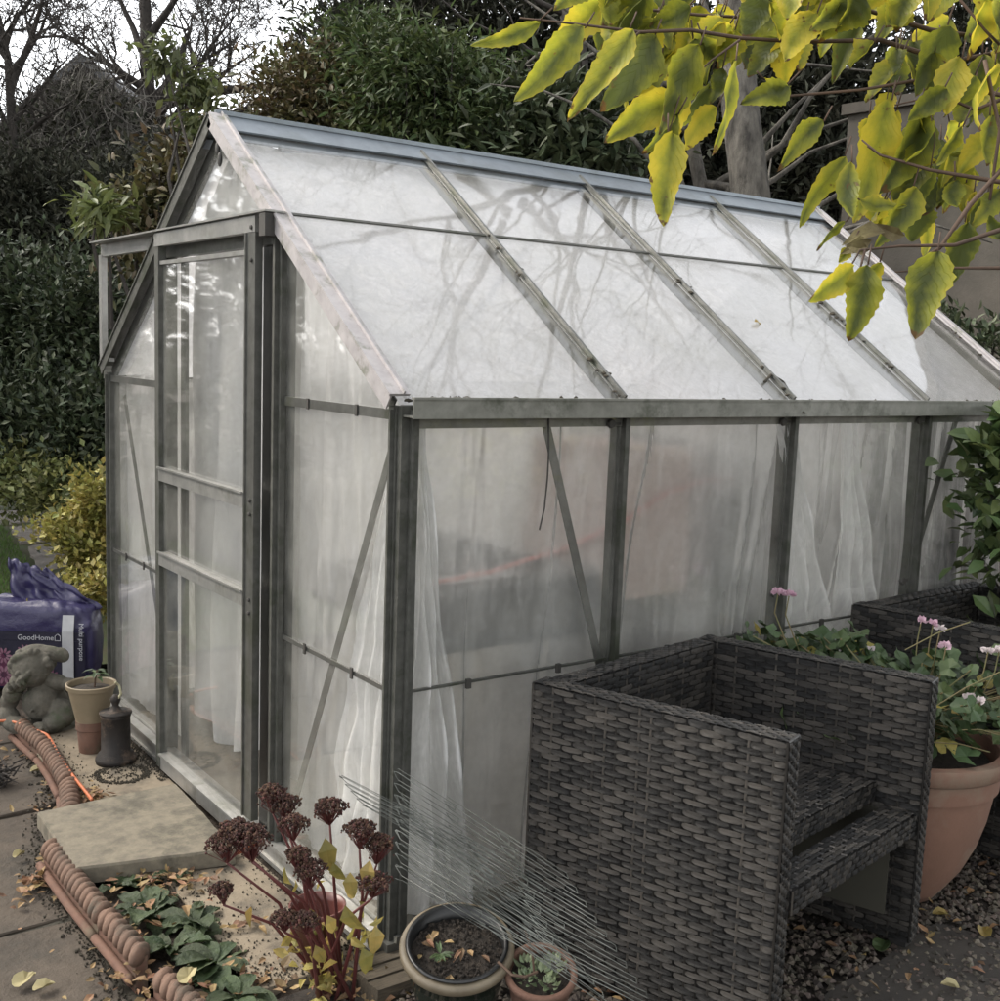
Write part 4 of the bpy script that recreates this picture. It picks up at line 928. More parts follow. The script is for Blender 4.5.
b = MB(); b.lathe(gbase, [(.101, .172), (.103, .176), (.094, .176), (.092, .12)], 40, axis=gax); b.build('inner_pot', 'blackp', gp, smooth=True)
b = MB(); rg = random.Random(2); gx = gax.orthogonal().normalized(); gy = gax.cross(gx)
for i in range(420):
    a = rg.uniform(0, 6.3); q = .088 * math.sqrt(rg.random()); b.ell(gbase + gax * (.149 + rg.random() * .004) + (gx * cos(a) + gy * sin(a)) * q, rg.uniform(.001, .0045), 5, 3, jit=.6)
b.build('crumbs', 'soil_d', gp)
b = MB()
for i in range(13):
    a = rg.uniform(0, 6.3); q = .08 * math.sqrt(rg.random()); b.leaf(gbase + gax * .156 + (gx * cos(a) + gy * sin(a)) * q, (gx * cos(a * 3) + gy * sin(a * 3)), gax, rg.uniform(.015, .04), rg.uniform(.008, .018), .5, .3)
b.build('fallen_leaves', 'dryleaf', gp)
b = MB()
for i in range(12): a = rg.uniform(0, 6.3); b.leaf(gbase + gax * .158 - gx * .02 + gy * .03, gx * cos(a) + gy * sin(a) + gax * .4, gax, .028, .008)
b.build('weed', 'sage', gp)
sp_, sb_, sax = tiltpot('succulent_pot', D(541, 970, 2.22), .072, .12, 17, 'small terracotta pot holding a pale green succulent, beside the glazed pot', 'terra_old', 'terra_old')
su = thing('succulent', sb_ + sax * .10, 'pale green succulent rosettes in the small terracotta pot', 'plant'); b = MB(); gx = sax.orthogonal().normalized(); gy = sax.cross(gx)
for (ox, oy, sc2) in ((-.01, .0, 1), (.02, -.02, .8), (.01, .03, .7), (-.03, -.02, .6), (-.02, .03, .6)):
    for k in range(14):
        a = k * 2.4; rr_ = (.006 + .0012 * k) * sc2; c = sb_ + sax * (.118 - .0006 * k) + gx * (ox + cos(a) * rr_) + gy * (oy + sin(a) * rr_)
        b.leaf(c, (gx * cos(a) + gy * sin(a)) + sax * (.9 - k * .05), sax, .026 * sc2, .015 * sc2, -.4, -.2)
b.build('rosettes', mat('succulent_green', (.09, .125, .065), (.14, .165, .085), 20, .5, island=.25), su)
b = MB(); b.tube([D(498, 962, 2.18), D(512, 975, 2.16), D(525, 977, 2.16), D(537, 972, 2.18)], .003, 6); b.tube([D(525, 930, 2.2), D(532, 950, 2.19), D(534, 972, 2.19)], .0025, 6); b.build('bare_stem', 'twig', su)
rp0 = V((-.125, .105, .0)); rp = thing('plastic_pot', rp0, 'empty reddish plastic plant pot behind the dark seed heads', 'flowerpot')
b = MB(); b.lathe(rp0, [(0, .002), (.042, .002), (.058, .095), (.062, .096), (.064, .118), (.060, .119), (.056, .098), (.040, .01), (0, .01)], 36); b.build('pot_body', mat('red_plastic', (.11, .034, .026), (.08, .025, .02), 8, .4), rp, smooth=True)

# ---------------------------------------------------------------- folded wire netting
wn = MB()
def netting(tl, tr, bl, br, nu, nv, skew, sd):
    """squashed chain link: zigzag strands with hooked tips, side by side"""
    def pt_(u, v): return tl.lerp(tr, u).lerp(bl.lerp(br, u), v) + FW * (.018 * sin(u * 3 + v * 2 + sd)) + UX * .003 * noise.noise(V((u * 2, v * 3, sd)))
    for j in range(nu):
        u0, u1 = j / nu - .012, (j + 1) / nu + .012; pts = []
        for k in range(nv):
            v0 = k / nv; v1 = v0 + skew; h = .28 / nv; o = FW * (.003 if j % 2 else -.003)
            jj = UX * .003 * noise.noise(V((k * 1.7, j, sd)))
            sk = .25 / nv; q_ = 1 / nv
            pts += [pt_(u0, v0) + o, pt_(u1 - .01, v0 + sk) + o + jj, pt_(u1 + .03, v0 + sk + .06 * q_) + jj, pt_(u1 + .012, v0 + sk + .62 * q_) - o + jj, pt_(u0 + .005, v0 + .42 * q_) - o, pt_(u0 - .03, v0 + .50 * q_)]
        for q in range(len(pts) - 1): wn.tube([pts[q], (pts[q] + pts[q + 1]) / 2 + UX * .0025 * noise.noise(V((q * 1.3, j, sd))), pts[q + 1]], .00075, 5)
netting(D(399, 771, 2.36), D(556, 862, 2.16), D(404, 890, 2.34), D(652, 1012, 1.98), 3, 10, .05, 1)
netting(D(345, 774, 2.30), D(530, 872, 2.18), D(372, 815, 2.28), D(560, 925, 2.14), 3, 5, .1, 5)
netting(D(402, 796, 2.38), D(548, 925, 2.22), D(404, 872, 2.37), D(610, 1012, 2.04), 4, 7, .07, 9)
tag(wn.build('wire_netting', 'wire', org=tuple(D(480, 880, 2.2))), 'loose folded galvanised wire netting leaning between greenhouse corner and armchair', 'wire netting')

# ---------------------------------------------------------------- sedum with dark seed heads
sb0 = V((-.19, -.07, -.01)); se = thing('stonecrop', sb0, 'dead stonecrop with dark flat seed heads on tall red stems', 'plant')
ss, sh, sl = MB(), MB(), MB(); rs = random.Random(12)
heads = [(225, 838, 20, 11, 2.05), (250, 833, 22, 13, 2.05), (236, 826, 20, 9, 2.06), (272, 790, 15, 10, 2.2), (285, 800, 16, 9, 2.2), (293, 820, 16, 9, 2.15), (221, 887, 12, 8, 2.1), (330, 804, 18, 9, 2.25), (298, 852, 13, 9, 2.1), (310, 866, 17, 11, 2.1), (360, 826, 17, 10, 2.2), (378, 840, 17, 11, 2.22), (374, 878, 19, 9, 2.15), (284, 915, 14, 8, 2.05), (306, 917, 14, 8, 2.05)]
for (px, py, rx, ry, dep) in heads:
    c = D(px, py, dep); sc2 = dep / F; rx *= sc2 * .86; ry *= sc2 * .86
    foot = sb0 + V((rs.uniform(-.03, .06), rs.uniform(-.05, .05), 0)); mid = foot.lerp(c, .55) + V((rs.uniform(-.01, .01), rs.uniform(-.01, .01), .03))
    neck = c - V((0, 0, ry * 2.4)) + (foot - c) * .02
    ss.tube([foot, foot.lerp(mid, .5), mid, neck], [.0048, .0042, .0032, .0022], 6)
    for k in range(int(420 * (rx / .035) + 120)):
        a = rs.uniform(0, 6.3); q = math.sqrt(rs.random()); tip = c + V((cos(a) * q * rx * (1 + .3 * sin(a * 5 + px)), sin(a) * q * rx * (1 + .3 * cos(a * 4 + py)), ry * (.8 - q * q * 1.0) - abs(rs.gauss(0, ry * .5))))
        if k % 6 == 0: ss.tube([neck, tip], .0007, 3, cap=False)
        sh.ell(tip, (rs.uniform(.0014, .0030),) * 3, 5, 3, jit=.8)
for i in range(36):
    f = rs.random(); hd = rs.choice(heads); c = D(hd[0], hd[1], hd[4]); q = sb0.lerp(c, rs.uniform(.1, .75) ** 1.2) + V((rs.uniform(-.04, .04), rs.uniform(-.03, .03), 0))
    sl.leaf(q, V((rs.uniform(-1, 1), rs.uniform(-1, 1), rs.uniform(-.8, .5))), rv(), rs.uniform(.018, .042), rs.uniform(.012, .022), .4, .4)
for px, py, w in ((325, 838, 34), (333, 862, 24), (345, 905, 34), (370, 860, 30), (350, 872, 26), (375, 925, 30), (327, 915, 22), (362, 947, 30), (315, 945, 24)):
    c = D(px, py, 2.15); sl.leaf(c, V((rs.uniform(-.3, .3), -.2, -.6)), -FW + rv() * .5, w / 500, w / 900, .3, .5)
ss.build('stems', 'sedst', se, smooth=True); sh.build('seed_heads', 'sedhd', se); sl.build('yellow_leaves', 'ylleaf', se)
b = MB()
for i in range(60):
    c = V((-.13 + rs.uniform(-.09, .12), .02 + rs.uniform(-.09, .12), .0 + rs.uniform(.0, .09))); b.leaf(c, V((rs.uniform(-1, 1), rs.uniform(-1, 1), rs.uniform(0, 1))), rv(), rs.uniform(.02, .05), rs.uniform(.012, .03), .3, .4)
tag(b.build('fading_foliage', 'ylleaf', org=(-.13, .02, 0)), 'clump of fading yellow leaves round the stonecrop stems', 'plant')

# ---------------------------------------------------------------- primula rosettes
rq = random.Random(31)
def primula(c, n, L_, label):
    o = thing('primula', c, label, 'plant', 'primulas in the bed'); b = MB()
    for k in range(n):
        a = rq.uniform(0, 2 * pi); el = rq.uniform(.1, 1.0); ln = L_ * rq.uniform(.6, 1.1); w = ln * rq.uniform(.42, .6)
        d = V((cos(a), sin(a), 0)); x = V((-sin(a), cos(a), 0)); nu, nv = 9, 6; vs = []
        for i in range(nu + 1):
            f = i / nu; wd = w / 2 * (sin(pi * min(1, (f * .92 + .08))) ** .55) * (.35 + .65 * min(1, f * 2.2))
            for j in range(nv + 1):
                g_ = j / nv * 2 - 1; q = c + d * ln * f * cos(el * (1 - f * .6)) + uz * (ln * (sin(el) * f - .45 * f * f) + .01) + x * wd * g_ * (1 + .07 * sin(f * 40)) + uz * (abs(g_) * wd * .35)
                q += uz * .0045 * noise.noise(V((f * 9, g_ * 4, k + c.x * 9))) * 2; vs.append(q)
        b.add(vs, [(i * (nv + 1) + j, (i + 1) * (nv + 1) + j, (i + 1) * (nv + 1) + j + 1, i * (nv + 1) + j + 1) for i in range(nu) for j in range(nv)])
    b.build('leaves', 'prim', o, smooth=True)
for (px, py, n, L_, lb) in ((118, 888, 10, .08, 'small dark green primula against the front of the step slab'), (150, 915, 14, .10, 'crinkled green primula in the middle of the bed next to the rope edging'), (195, 925, 16, .11, 'large crinkled primula next to the pale buff slab'), (215, 965, 16, .12, 'large dark primula in front of the stonecrop'), (172, 950, 12, .09, 'primula tucked beside the gap in the rope edging'), (238, 1000, 12, .10, 'primula cut off by the bottom edge of the photo'), (175, 878, 8, .07, 'small yellow-edged primula below the right end of the step slab')):
    c = Z(px, py, 0); primula(V((c.x, c.y, -.01)), n, L_, lb)
# leaf litter
lt = MB(); lp = MB(); rl_ = random.Random(17)
def litter(b, px, py, z, sx_, sy_, n, s=(.012, .035)):
    c = Z(px, py, z)
    for i in range(n):
        q = c + RX * rl_.gauss(0, sx_) + V((FW.x, FW.y, 0)) * rl_.gauss(0, sy_); q.z = z + rl_.uniform(.002, .018)
        ln = rl_.uniform(*s); b.leaf(q, V((rl_.uniform(-1, 1), rl_.uniform(-1, 1), rl_.uniform(-.15, .25))), V((rl_.uniform(-.4, .4), rl_.uniform(-.4, .4), 1)), ln, ln * rl_.uniform(.4, .7), .4, rl_.uniform(-.4, .5))
for a in ((85, 800, .0, .03, .04, 60), (52, 868, -.03, .02, .10, 110), (20, 745, -.03, .05, .1, 30), (92, 800, .01, .02, .03, 50), (60, 772, -.03, .01, .10, 40), (120, 960, -.03, .02, .12, 40), (45, 885, -.03, .035, .05, 40), (150, 905, .01, .06, .1, 70), (170, 885, .01, .06, .04, 60), (150, 985, .0, .06, .06, 40), (200, 985, .0, .07, .06, 70), (330, 985, .0, .12, .06, 110), (248, 925, .008, .02, .02, 14)): litter(lt, *a)
for a in ((870, 930, .008, .15, .15, 60), (950, 870, .01, .25, .25, 120), (700, 980, .01, .2, .2, 60), (110, 985, -.03, .2, .2, 14), (60, 810, -.03, .06, .05, 18), (600, 990, .01, .1, .1, 30)): litter(lt, *a)
tag(lt.build('leaf_litter', 'dryleaf'), 'small dry brown leaves scattered over the beds, gravel and paving edges', 'leaf litter', kind='stuff')
# single fallen leaves that stand out
def fallen(px, py, z, wpx, ang, label, m='paleleaf'):
    c = Z(px, py, z + .006); dep = (c - CAM).dot(FW); w = wpx * dep / F; b = MB()
    d = V((cos(ang), sin(ang), 0)); x = V((-d.y, d.x, 0)); n = 16
    vs = [c + uz * .002]
    for k in range(n):
        a = 2 * pi * k / n; vs.append(c + d * cos(a) * w * .55 + x * sin(a) * w * .33 * (1 - .3 * cos(a)) * (1 - .35 * max(0, cos(a)) ** 4) + uz * (.004 + .012 * sin(a) ** 2 + .006 * noise.noise(V((cos(a) * 2, sin(a) * 2, px)))))
    b.add(vs, [(0, k, k % n + 1) for k in range(1, n + 1)]); tag(b.build('fallen_leaf', m, org=tuple(c), solid=.0008), label, 'leaf', 'fallen leaves')
fallen(25, 981, -.03, 26, .6, 'larger cream fallen leaf of the pair at the bottom left on the paving')
fallen(44, 988, -.03, 20, .1, 'smaller cream fallen leaf right beside the larger one on the paving')
fallen(19, 856, -.03, 12, .4, 'small round yellow fallen leaf on the paving near the step slab')
fallen(28, 882, -.03, 17, 1.2, 'tan fallen leaf lying by the rope edging', 'dryleaf')
fallen(882, 947, .01, 24, .3, 'round green-grey fallen leaf on the gravel under the nearest armchair', 'sage')
fallen(984, 933, .012, 20, .6, 'yellow-green fallen leaf on gravel at the right edge', 'ylleaf')
fallen(940, 915, .012, 15, 2.6, 'yellowish fallen leaf beside the armchair foot', 'ylleaf')
fallen(950, 987, .022, 16, 2.2, 'pale fallen leaf on the dark patio at the bottom right')
fallen(188, 977, .05, 26, .8, 'long cream fallen leaf resting on the rope edging end')
fallen(38, 771, -.03, 14, 0, 'thin silvery fallen leaf on the paving by the rope edging')
for px, py in ((752, 325), (1000, 388)):
    d = ray(px, py); t_ = (V((0, 0, H_)) - CAM).dot(n_s) / d.dot(n_s); c = CAM + d * t_ + n_s * .012; b = MB()
    b.leaf(c, V((1, .2, 0)), n_s, .045, .02, .5, .2); tag(b.build('fallen_leaf', 'dryleaf' if px > 900 else 'ylleaf', org=tuple(c)), 'small dry leaf stuck on the third roof pane' if px < 900 else 'curled brown leaf on the greenhouse gutter at the far right', 'leaf', 'fallen leaves')
# dark cone-like twig bundle at the left edge
b = MB(); c0 = Z(-6, 785, -.03)
for i in range(70): a = rl_.uniform(0, 6.3); q = c0 + V((rl_.gauss(0, .02), rl_.gauss(0, .02), rl_.uniform(0, .06))); b.tube([q, q + V((cos(a) * .05, sin(a) * .05, rl_.uniform(-.01, .03)))], [.004, .001], 5)
tag(b.build('twig_bundle', 'bark', org=tuple(c0)), 'dark spiky twig bundle lying at the left edge of the paving', 'twigs')

# ---------------------------------------------------------------- foliage helpers for the background
def bush(name, base, blobs, n, L_, w, m, label, cat='shrub', seed=0, group=None, droop=0., clump=.16, stem='bark', four=True, up=.3):
    """shrub or crown: blobs = [(centre, radii)], leaves grow in clumps over the blobs; stems reach the clumps"""
    r = random.Random(seed); o = thing(name, base, label, cat, group); lf, sm = MB(), MB(); base = V(base); tot = sum(q[1][0] * q[1][2] for q in blobs)
    for c, rad in blobs:
        c = V(c); k = int(n * rad[0] * rad[2] / tot); nc = max(6, k // 26)
        for j in range(nc):
            d = V((r.gauss(0, 1), r.gauss(0, 1), r.gauss(0, 1))).normalized(); q = r.random() ** .35 * r.uniform(.82, 1.08)
            cc = c + V((d.x * rad[0], d.y * rad[1], d.z * rad[2])) * q; s = clump * r.uniform(.6, 1.3); outw = V((d.x, d.y, d.z + up)).normalized()
            if cc.z < .05: cc.z = .05 + r.random() * .1
            if j % 3 == 0: mid = base.lerp(cc, .5) + V((r.gauss(0, .05), r.gauss(0, .05), .1)); sm.tube([base + V((r.gauss(0, .06), r.gauss(0, .06), 0)), mid, cc], [.012, .008, .003], 5, cap=False)
            for i in range(26):
                p_ = cc + V((r.gauss(0, s), r.gauss(0, s), r.gauss(0, s * .7)))
                if p_.z < .02: continue
                dd = (outw + V((r.gauss(0, .7), r.gauss(0, .7), r.gauss(0, .6) - droop))).normalized()
                nn = V((r.gauss(0, .6), r.gauss(0, .6), 1)); ll = L_ * r.uniform(.6, 1.25)
                (lf.leaf4 if four else lf.leaf)(p_, dd, nn, ll, ll * w / L_)
    sm.build('stems', stem, o); lf.build('foliage', m, o); return o
def blob(px, py, t, rxp, ryp, rd=None):
    c = D(px, py, t); s = t / F; return (c, (rxp * s, rd or rxp * s * .8, ryp * s))
# left: laurel, low shrubs, yellow euonymus
bush('laurel', Z(45, 500), [blob(20, 330, 7.5, 70, 80), blob(90, 330, 7.2, 50, 75), blob(40, 430, 7.0, 75, 60), blob(95, 440, 6.8, 45, 60)], 24000, .062, .028, 'laurel', 'big dark glossy laurel to the left of the greenhouse', seed=1, clump=.17)
bush('low_shrub', Z(60, 505), [blob(15, 482, 6.6, 45, 24), blob(65, 488, 6.4, 45, 22)], 3200, .05, .028, mat('low_green', (.10, .12, .04), (.16, .16, .05), 6, .6, island=.4, trans=.2), 'low yellowish-green shrub at the foot of the laurel', seed=2, clump=.10)
bush('euonymus', Z(85, 600), [blob(86, 545, 4.9, 19, 36), blob(99, 500, 4.9, 13, 26), blob(100, 590, 4.7, 14, 20), blob(60, 532, 4.9, 9, 13), blob(54, 598, 4.6, 6, 16)], 4600, .035, .022, 'bright', 'bright yellow variegated euonymus beside the left greenhouse corner', seed=3, clump=.05)
bush('unseen_hedge', (-4.5, 8.0, 0), [((-3.2, 8.6, 2.9), (1.8, 1.4, 3.6)), ((-5.2, 7.6, 2.9), (1.9, 1.4, 3.6)), ((-7.2, 6.4, 2.7), (1.8, 1.4, 3.3)), ((-1.4, 10.6, 3.2), (1.6, 1.4, 3.8)), ((-8.8, 4.6, 2.4), (1.6, 1.4, 2.8))], 26000, .22, .13, 'laurel', 'tall unseen leafy screen added left of the view to darken the gable reflections', cat='unseen_hedge', seed=33, clump=.3)  # added out of view so the gable panes mirror dark leaves, not sky
# lawn and stepping flags
g_ = MB(); rg = random.Random(9)
tag(sheet(-1.6, 2.75, 1.1, 9, -.03, 20, 40, .01, 2).build('lawn', mat('lawn_soil', (.05, .08, .02), (.07, .06, .03), 12, .9)), kind='structure')
for i in range(26000):
    x, y = rg.uniform(-.7, .9), rg.uniform(4.0, 8.5)
    if x > .40 + (y - 4.6) * .12 and y < 9: continue
    g_.leaf4((x, y, -.03), (rg.gauss(0, .4), rg.gauss(0, .4), 1), rv(), rg.uniform(.025, .05), .005)
tag(g_.build('grass', 'grass'), 'short green lawn grass at the left edge', 'grass', kind='stuff')
fg = MB()
for pts in (((20, 600), (62, 600), (50, 570), (25, 575)), ((38, 568), (75, 560), (60, 540), (28, 545)), ((20, 540), (70, 535), (55, 522), (10, 525)), ((0, 522), (50, 518), (40, 508), (-20, 510))):
    flag([Z(a, c_, 0)[:2] for a, c_ in pts], 0, -.01, fg, .05)
tag(fg.build('stepping_stones', 'flag'), kind='structure')
# dark evergreen mass behind the left shrubs
bush('evergreen_tree', Z(50, 480), [blob(20, 250, 9.5, 70, 90), blob(100, 270, 9.2, 60, 90), blob(60, 210, 9.6, 60, 60), blob(-30, 260, 9.5, 60, 130)], 30000, .065, .026, 'dark', 'dark evergreen mass behind the laurel, below the gabled roof', cat='tree', seed=5, clump=.2)
bush('evergreen_tree', Z(150, 440), [blob(150, 255, 9.0, 60, 70), blob(190, 220, 8.5, 45, 60), blob(130, 200, 9.2, 45, 50)], 16000, .06, .024, 'dark', 'dark evergreen between the bare tree trunk and the greenhouse gable', cat='tree', seed=6, clump=.18)
bush('autumn_shrub', D(170, 450, 5.6), [blob(185, 195, 5.6, 32, 55), blob(135, 215, 5.6, 40, 18), blob(195, 150, 5.6, 22, 26), blob(160, 250, 5.5, 40, 22)], 3600, .06, .028, 'autumn', 'olive and rust leaved shrub at the left of the greenhouse roof', seed=7, clump=.09, four=False)
bush('sapling', D(205, 330, 5.0), [blob(207, 110, 5.0, 16, 22), blob(188, 78, 5.0, 10, 18), blob(165, 55, 5.0, 5, 10), blob(200, 135, 5.0, 18, 10)], 150, .06, .026, mat('sapling_leaf', (.085, .10, .035), (.06, .07, .025), 6, .6, island=.4, trans=.35), 'slender sapling with light green leaves rising above the left roof edge', cat='tree', seed=8, clump=.05, four=False, droop=.5)
bush('arching_plant', D(120, 330, 5.2), [blob(110, 212, 5.2, 26, 12), blob(95, 206, 5.2, 12, 6)], 60, .09, .024, mat('arching_leaf', (.15, .17, .055), (.08, .10, .035), 6, .5, island=.3, trans=.3), 'arching spray of pale leaves above the door track end', seed=12, clump=.05, four=False, droop=.5)
# centre shrubs behind the ridge
bush('berry_shrub', D(330, 330, 7.5), [blob(330, 110, 7.5, 70, 55), blob(292, 105, 7.6, 28, 38), blob(390, 140, 7.3, 55, 45)], 17000, .055, .022, 'autumn', 'reddish and olive leaved shrub behind the ridge, left of centre', seed=9, clump=.13, four=False)
bush('bamboo', D(440, 330, 7.0), [blob(430, 90, 7.0, 80, 60), blob(370, 60, 7.4, 52, 40), blob(500, 140, 6.8, 60, 45), blob(420, 150, 7, 70, 40)], 19000, .075, .021, 'bamboo', 'dense narrow-leaved green bamboo-like shrub behind the middle of the ridge', seed=10, clump=.12, four=False, droop=.4)
bush('rhododendron', D(570, 330, 6.6), [blob(560, 130, 6.6, 50, 45), blob(600, 165, 6.4, 40, 30), blob(520, 165, 6.6, 45, 30)], 4200, .11, .035, 'laurel', 'long-leaved dark green rhododendron behind the right part of the ridge', seed=11, clump=.14, four=False)
# dark conifers behind
bush('conifer', D(470, 330, 12), [blob(430, 40, 12, 90, 70), blob(540, 60, 12, 90, 110), blob(500, 140, 12, 130, 60), blob(355, 60, 12, 50, 60)], 30000, .14, .04, 'dark', 'dark conifer whose top breaks the sky above the bamboo-like shrub', cat='tree', seed=13, clump=.28)
bush('conifer', D(650, 330, 11), [blob(640, 80, 11, 70, 110), blob(700, 130, 11, 90, 80), blob(660, 180, 11, 80, 40)], 24000, .13, .04, 'dark', 'black-looking conifer behind the left grey tree trunk', cat='tree', seed=14, clump=.26)
bush('conifer', D(830, 330, 10.5), [blob(800, 90, 10.5, 75, 110), blob(840, 190, 10.5, 90, 70), blob(770, 180, 10.5, 70, 60), blob(880, 130, 10.5, 40, 70)], 26000, .13, .04, 'dark', 'dark conifer to the right of the thick grey trunk', cat='tree', seed=15, clump=.26)
bush('conifer', D(980, 330, 10.5), [blob(980, 60, 11, 60, 110), blob(1010, 160, 11, 60, 90)], 12000, .13, .04, 'dark', 'dark conifer above the rendered wall at the right edge', cat='tree', seed=16, clump=.26)
# grey trunks
def trunk(name, a, b_, t, r, label, m='bark_l', limbs=()):
    p0 = D(a[0], a[1], t); p1 = D(b_[0], b_[1], t); g0 = p0 + (p0 - p1) * ((p0.z) / (p1.z - p0.z)); up_ = p1 + (p1 - p0) * 1.2; o = thing(name, (g0.x, g0.y, 0), label, 'tree')
    b = MB(); n = 26; pts = []; rs2 = []
    for i in range(n): f = i / (n - 1); q = V((g0.x, g0.y, -.05)).lerp(up_, f); pts.append(q + V((noise.noise(V((f * 4, r, 0))) * .05, noise.noise(V((f * 4, r, 5))) * .05, 0))); rs2.append(r * (1.25 - .55 * f) * (1 + .07 * noise.noise(V((f * 14, 2, r)))))
    b.tube(pts, rs2, 20); b.build('trunk', m, o, smooth=True)
    b = MB(); r_ = random.Random(int(r * 1000))
    for k in range(16):
        f = r_.uniform(.45, 1); q = V((g0.x, g0.y, 0)).lerp(up_, f); d = rv(); d.z = abs(d.z) * .5; pp = [q]; 
        for j in range(6): d = (d + rv() * .35).normalized(); pp.append(pp[-1] + d * .28)
        b.tube(pp, [.03, .024, .018, .012, .009, .006, .003], 6)
    b.build('limbs', m, o, smooth=True); return o
tt_ = trunk('tree', (748, 195), (738, 60), 6.2, .115, 'thick grey-barked tree trunk rising behind the ridge')
def crown(o, p0, r0, seed, n, ln0, lev0=1, depth=5, m='bark_l'):
    r = random.Random(seed); lb, tw_ = MB(), MB()
    def grow(p_, d, ln, rad, lev):
        pts = [p_]; rr_ = [rad]; n = 6
        for i in range(n):
            d = (d + V((r.gauss(0, .15), r.gauss(0, .15), r.gauss(0, .12) + .02))).normalized(); pts.append(pts[-1] + d * ln / n); rr_.append(rad * (1 - .9 * (i + 1) / n))
        (lb if lev < 3 else tw_).tube(pts, rr_, 6 if lev < 3 else 4, cap=False)
        if lev >= depth: return
        for k in range(4): i = r.randint(1, n); grow(pts[i], (d + rv() * .9).normalized(), ln * r.uniform(.5, .7), max(rr_[i] * .65, .003), lev + 1)
    for k in range(n): a = k * 2.4; grow(p0 + V((0, 0, r.uniform(-.6, .8))), V((cos(a), sin(a), r.uniform(.25, 1.1))).normalized(), ln0 * r.uniform(.8, 1.2), r0, lev0)
    lb.build('limbs', m, o, smooth=True); tw_.build('twigs', m, o)
tp_ = D(735, 60, 6.2); crown(tt_, V((tp_.x, tp_.y, 4.6)), .032, 5, 9, 2.4)
trunk('tree', (700, 190), (684, 80), 6.6, .045, 'thin grey trunk just left of the thick grey-barked trunk')
trunk('tree', (575, 60), (570, 0), 10.0, .14, 'dark trunk glimpsed among conifers above the middle of the ridge', 'bark')
# bare winter trees on the left
def bare_tree(name, base, lead, r0, seed, label, limbs=(), depth=6, m='bark'):
    r = random.Random(seed); o = thing(name, base, label, 'tree'); tb, lb, tw = MB(), MB(), MB()
    tb.tube(lead, [r0 * (1.15 - .8 * i / (len(lead) - 1)) for i in range(len(lead))], 12); tb.build('trunk', m, o, smooth=True)
    def grow(p_, d, ln, rad, lev):
        pts = [p_]; rr_ = [rad]; n = 6
        for i in range(n):
            d = (d + V((r.gauss(0, .17), r.gauss(0, .17), r.gauss(0, .15) + .03))).normalized(); pts.append(pts[-1] + d * ln / n); rr_.append(rad * (1 - .9 * (i + 1) / n))
        (lb if lev < 2 else tw).tube(pts, rr_, 6 if lev < 2 else 4, cap=False)
        if lev >= depth: return
        for k in range(5 if lev < 3 else 3):
            i = r.randint(1, n); dd = (d + rv() * .95).normalized(); grow(pts[i], dd, ln * r.uniform(.5, .72), max(rr_[i] * .72, .0045), lev + 1)
    for st0, en, rad, lv in limbs:
        d = (en - st0); ln = d.length; grow(st0, d.normalized(), ln, rad, lv)
    lb.build('limbs', m, o, smooth=True); tw.build('twigs', m, o); return o
T = 12.0
ld_ = [D(152, 470, T), D(150, 300, T), D(148, 200, T), D(148, 120, T), D(147, 60, T), D(145, 0, T), D(146, -90, T), D(150, -170, T)]
ld_[0].z = -.05
bare_tree('bare_tree', (ld_[0].x, ld_[0].y, 0), ld_, .10, 40, 'leafless dark tree with spreading limbs beside the gabled roof', [
    (D(150, 118, T), D(255, 40, T), .075, 1), (D(150, 110, T), D(330, 20, T - .6), .07, 1), (D(152, 100, T), D(215, 20, T + .5), .05, 1), (D(148, 105, T), D(100, 10, T + .4), .05, 1), (D(147, 90, T), D(40, 40, T - .5), .045, 1),
    (D(147, 60, T), D(60, -40, T), .05, 1), (D(147, 40, T), D(210, -50, T), .05, 1), (D(146, 10, T), D(120, -120, T), .045, 1), (D(146, -10, T), D(240, -70, T + 1), .05, 1), (D(150, 140, T), D(250, 100, T - .3), .04, 2), (D(150, 140, T), D(210, 60, T - .8), .04, 1), (D(150, 130, T), D(285, 75, T + .5), .045, 1), (D(146, -60, T), D(330, -90, T + 1), .05, 1), (D(150, 150, T), D(95, 95, T - .8), .035, 2)])
ld2 = [D(0, 460, 10), D(10, 300, 10), D(15, 180, 10), D(8, 60, 10), D(-20, -60, 10)]; ld2[0].z = -.05
bare_tree('bare_tree', (ld2[0].x, ld2[0].y, 0), ld2, .06, 41, 'thin bare tree at the upper left corner in front of the roof', [(D(15, 120, 10), D(70, 60, 10), .04, 1), (D(10, 90, 10), D(60, 0, 10), .04, 1), (D(8, 60, 10), D(-30, -20, 10), .03, 1), (D(14, 150, 10), D(-20, 60, 10), .03, 1), (D(9, 75, 10), D(110, 10, 10.4), .035, 1), (D(14, 140, 10), D(90, 110, 9.6), .03, 1), (D(5, 46, 10), D(60, -50, 10), .03, 1)], depth=5)
# tangle of bare climbing stems on the gable
vb = MB(); rv_ = random.Random(50)
vth = thing('climber', D(70, 430, 11), 'tangled grey climbing stems covering the dark gable wall', 'climbing plant')
for i in range(1900):
    px, py = rv_.gauss(75, 45), rv_.uniform(85, 260); 
    if py < 60 + abs(px - 78) * .75: continue
    p_ = D(px, py, 11 + rv_.uniform(-.4, .4)); d = rv(); pp = [p_]
    for j in range(7): d = (d + rv() * .5 - V((0, 0, .05))).normalized(); pp.append(pp[-1] + d * .10)
    vb.tube(pp, [.007, .006, .005, .005, .004, .003, .002, .0015], 4, cap=False)
vb.build('stems', 'vine', vth)
bl_ = MB(); 
for i in range(4500):
    px, py = rv_.gauss(75, 50), rv_.uniform(80, 270)
    if py < 62 + abs(px - 78) * .72: continue
    bl_.leaf4(D(px, py, 11 + rv_.uniform(-.5, .5)), rv(), rv(), .07, .04)
bl_.build('foliage', 'dark', vth)
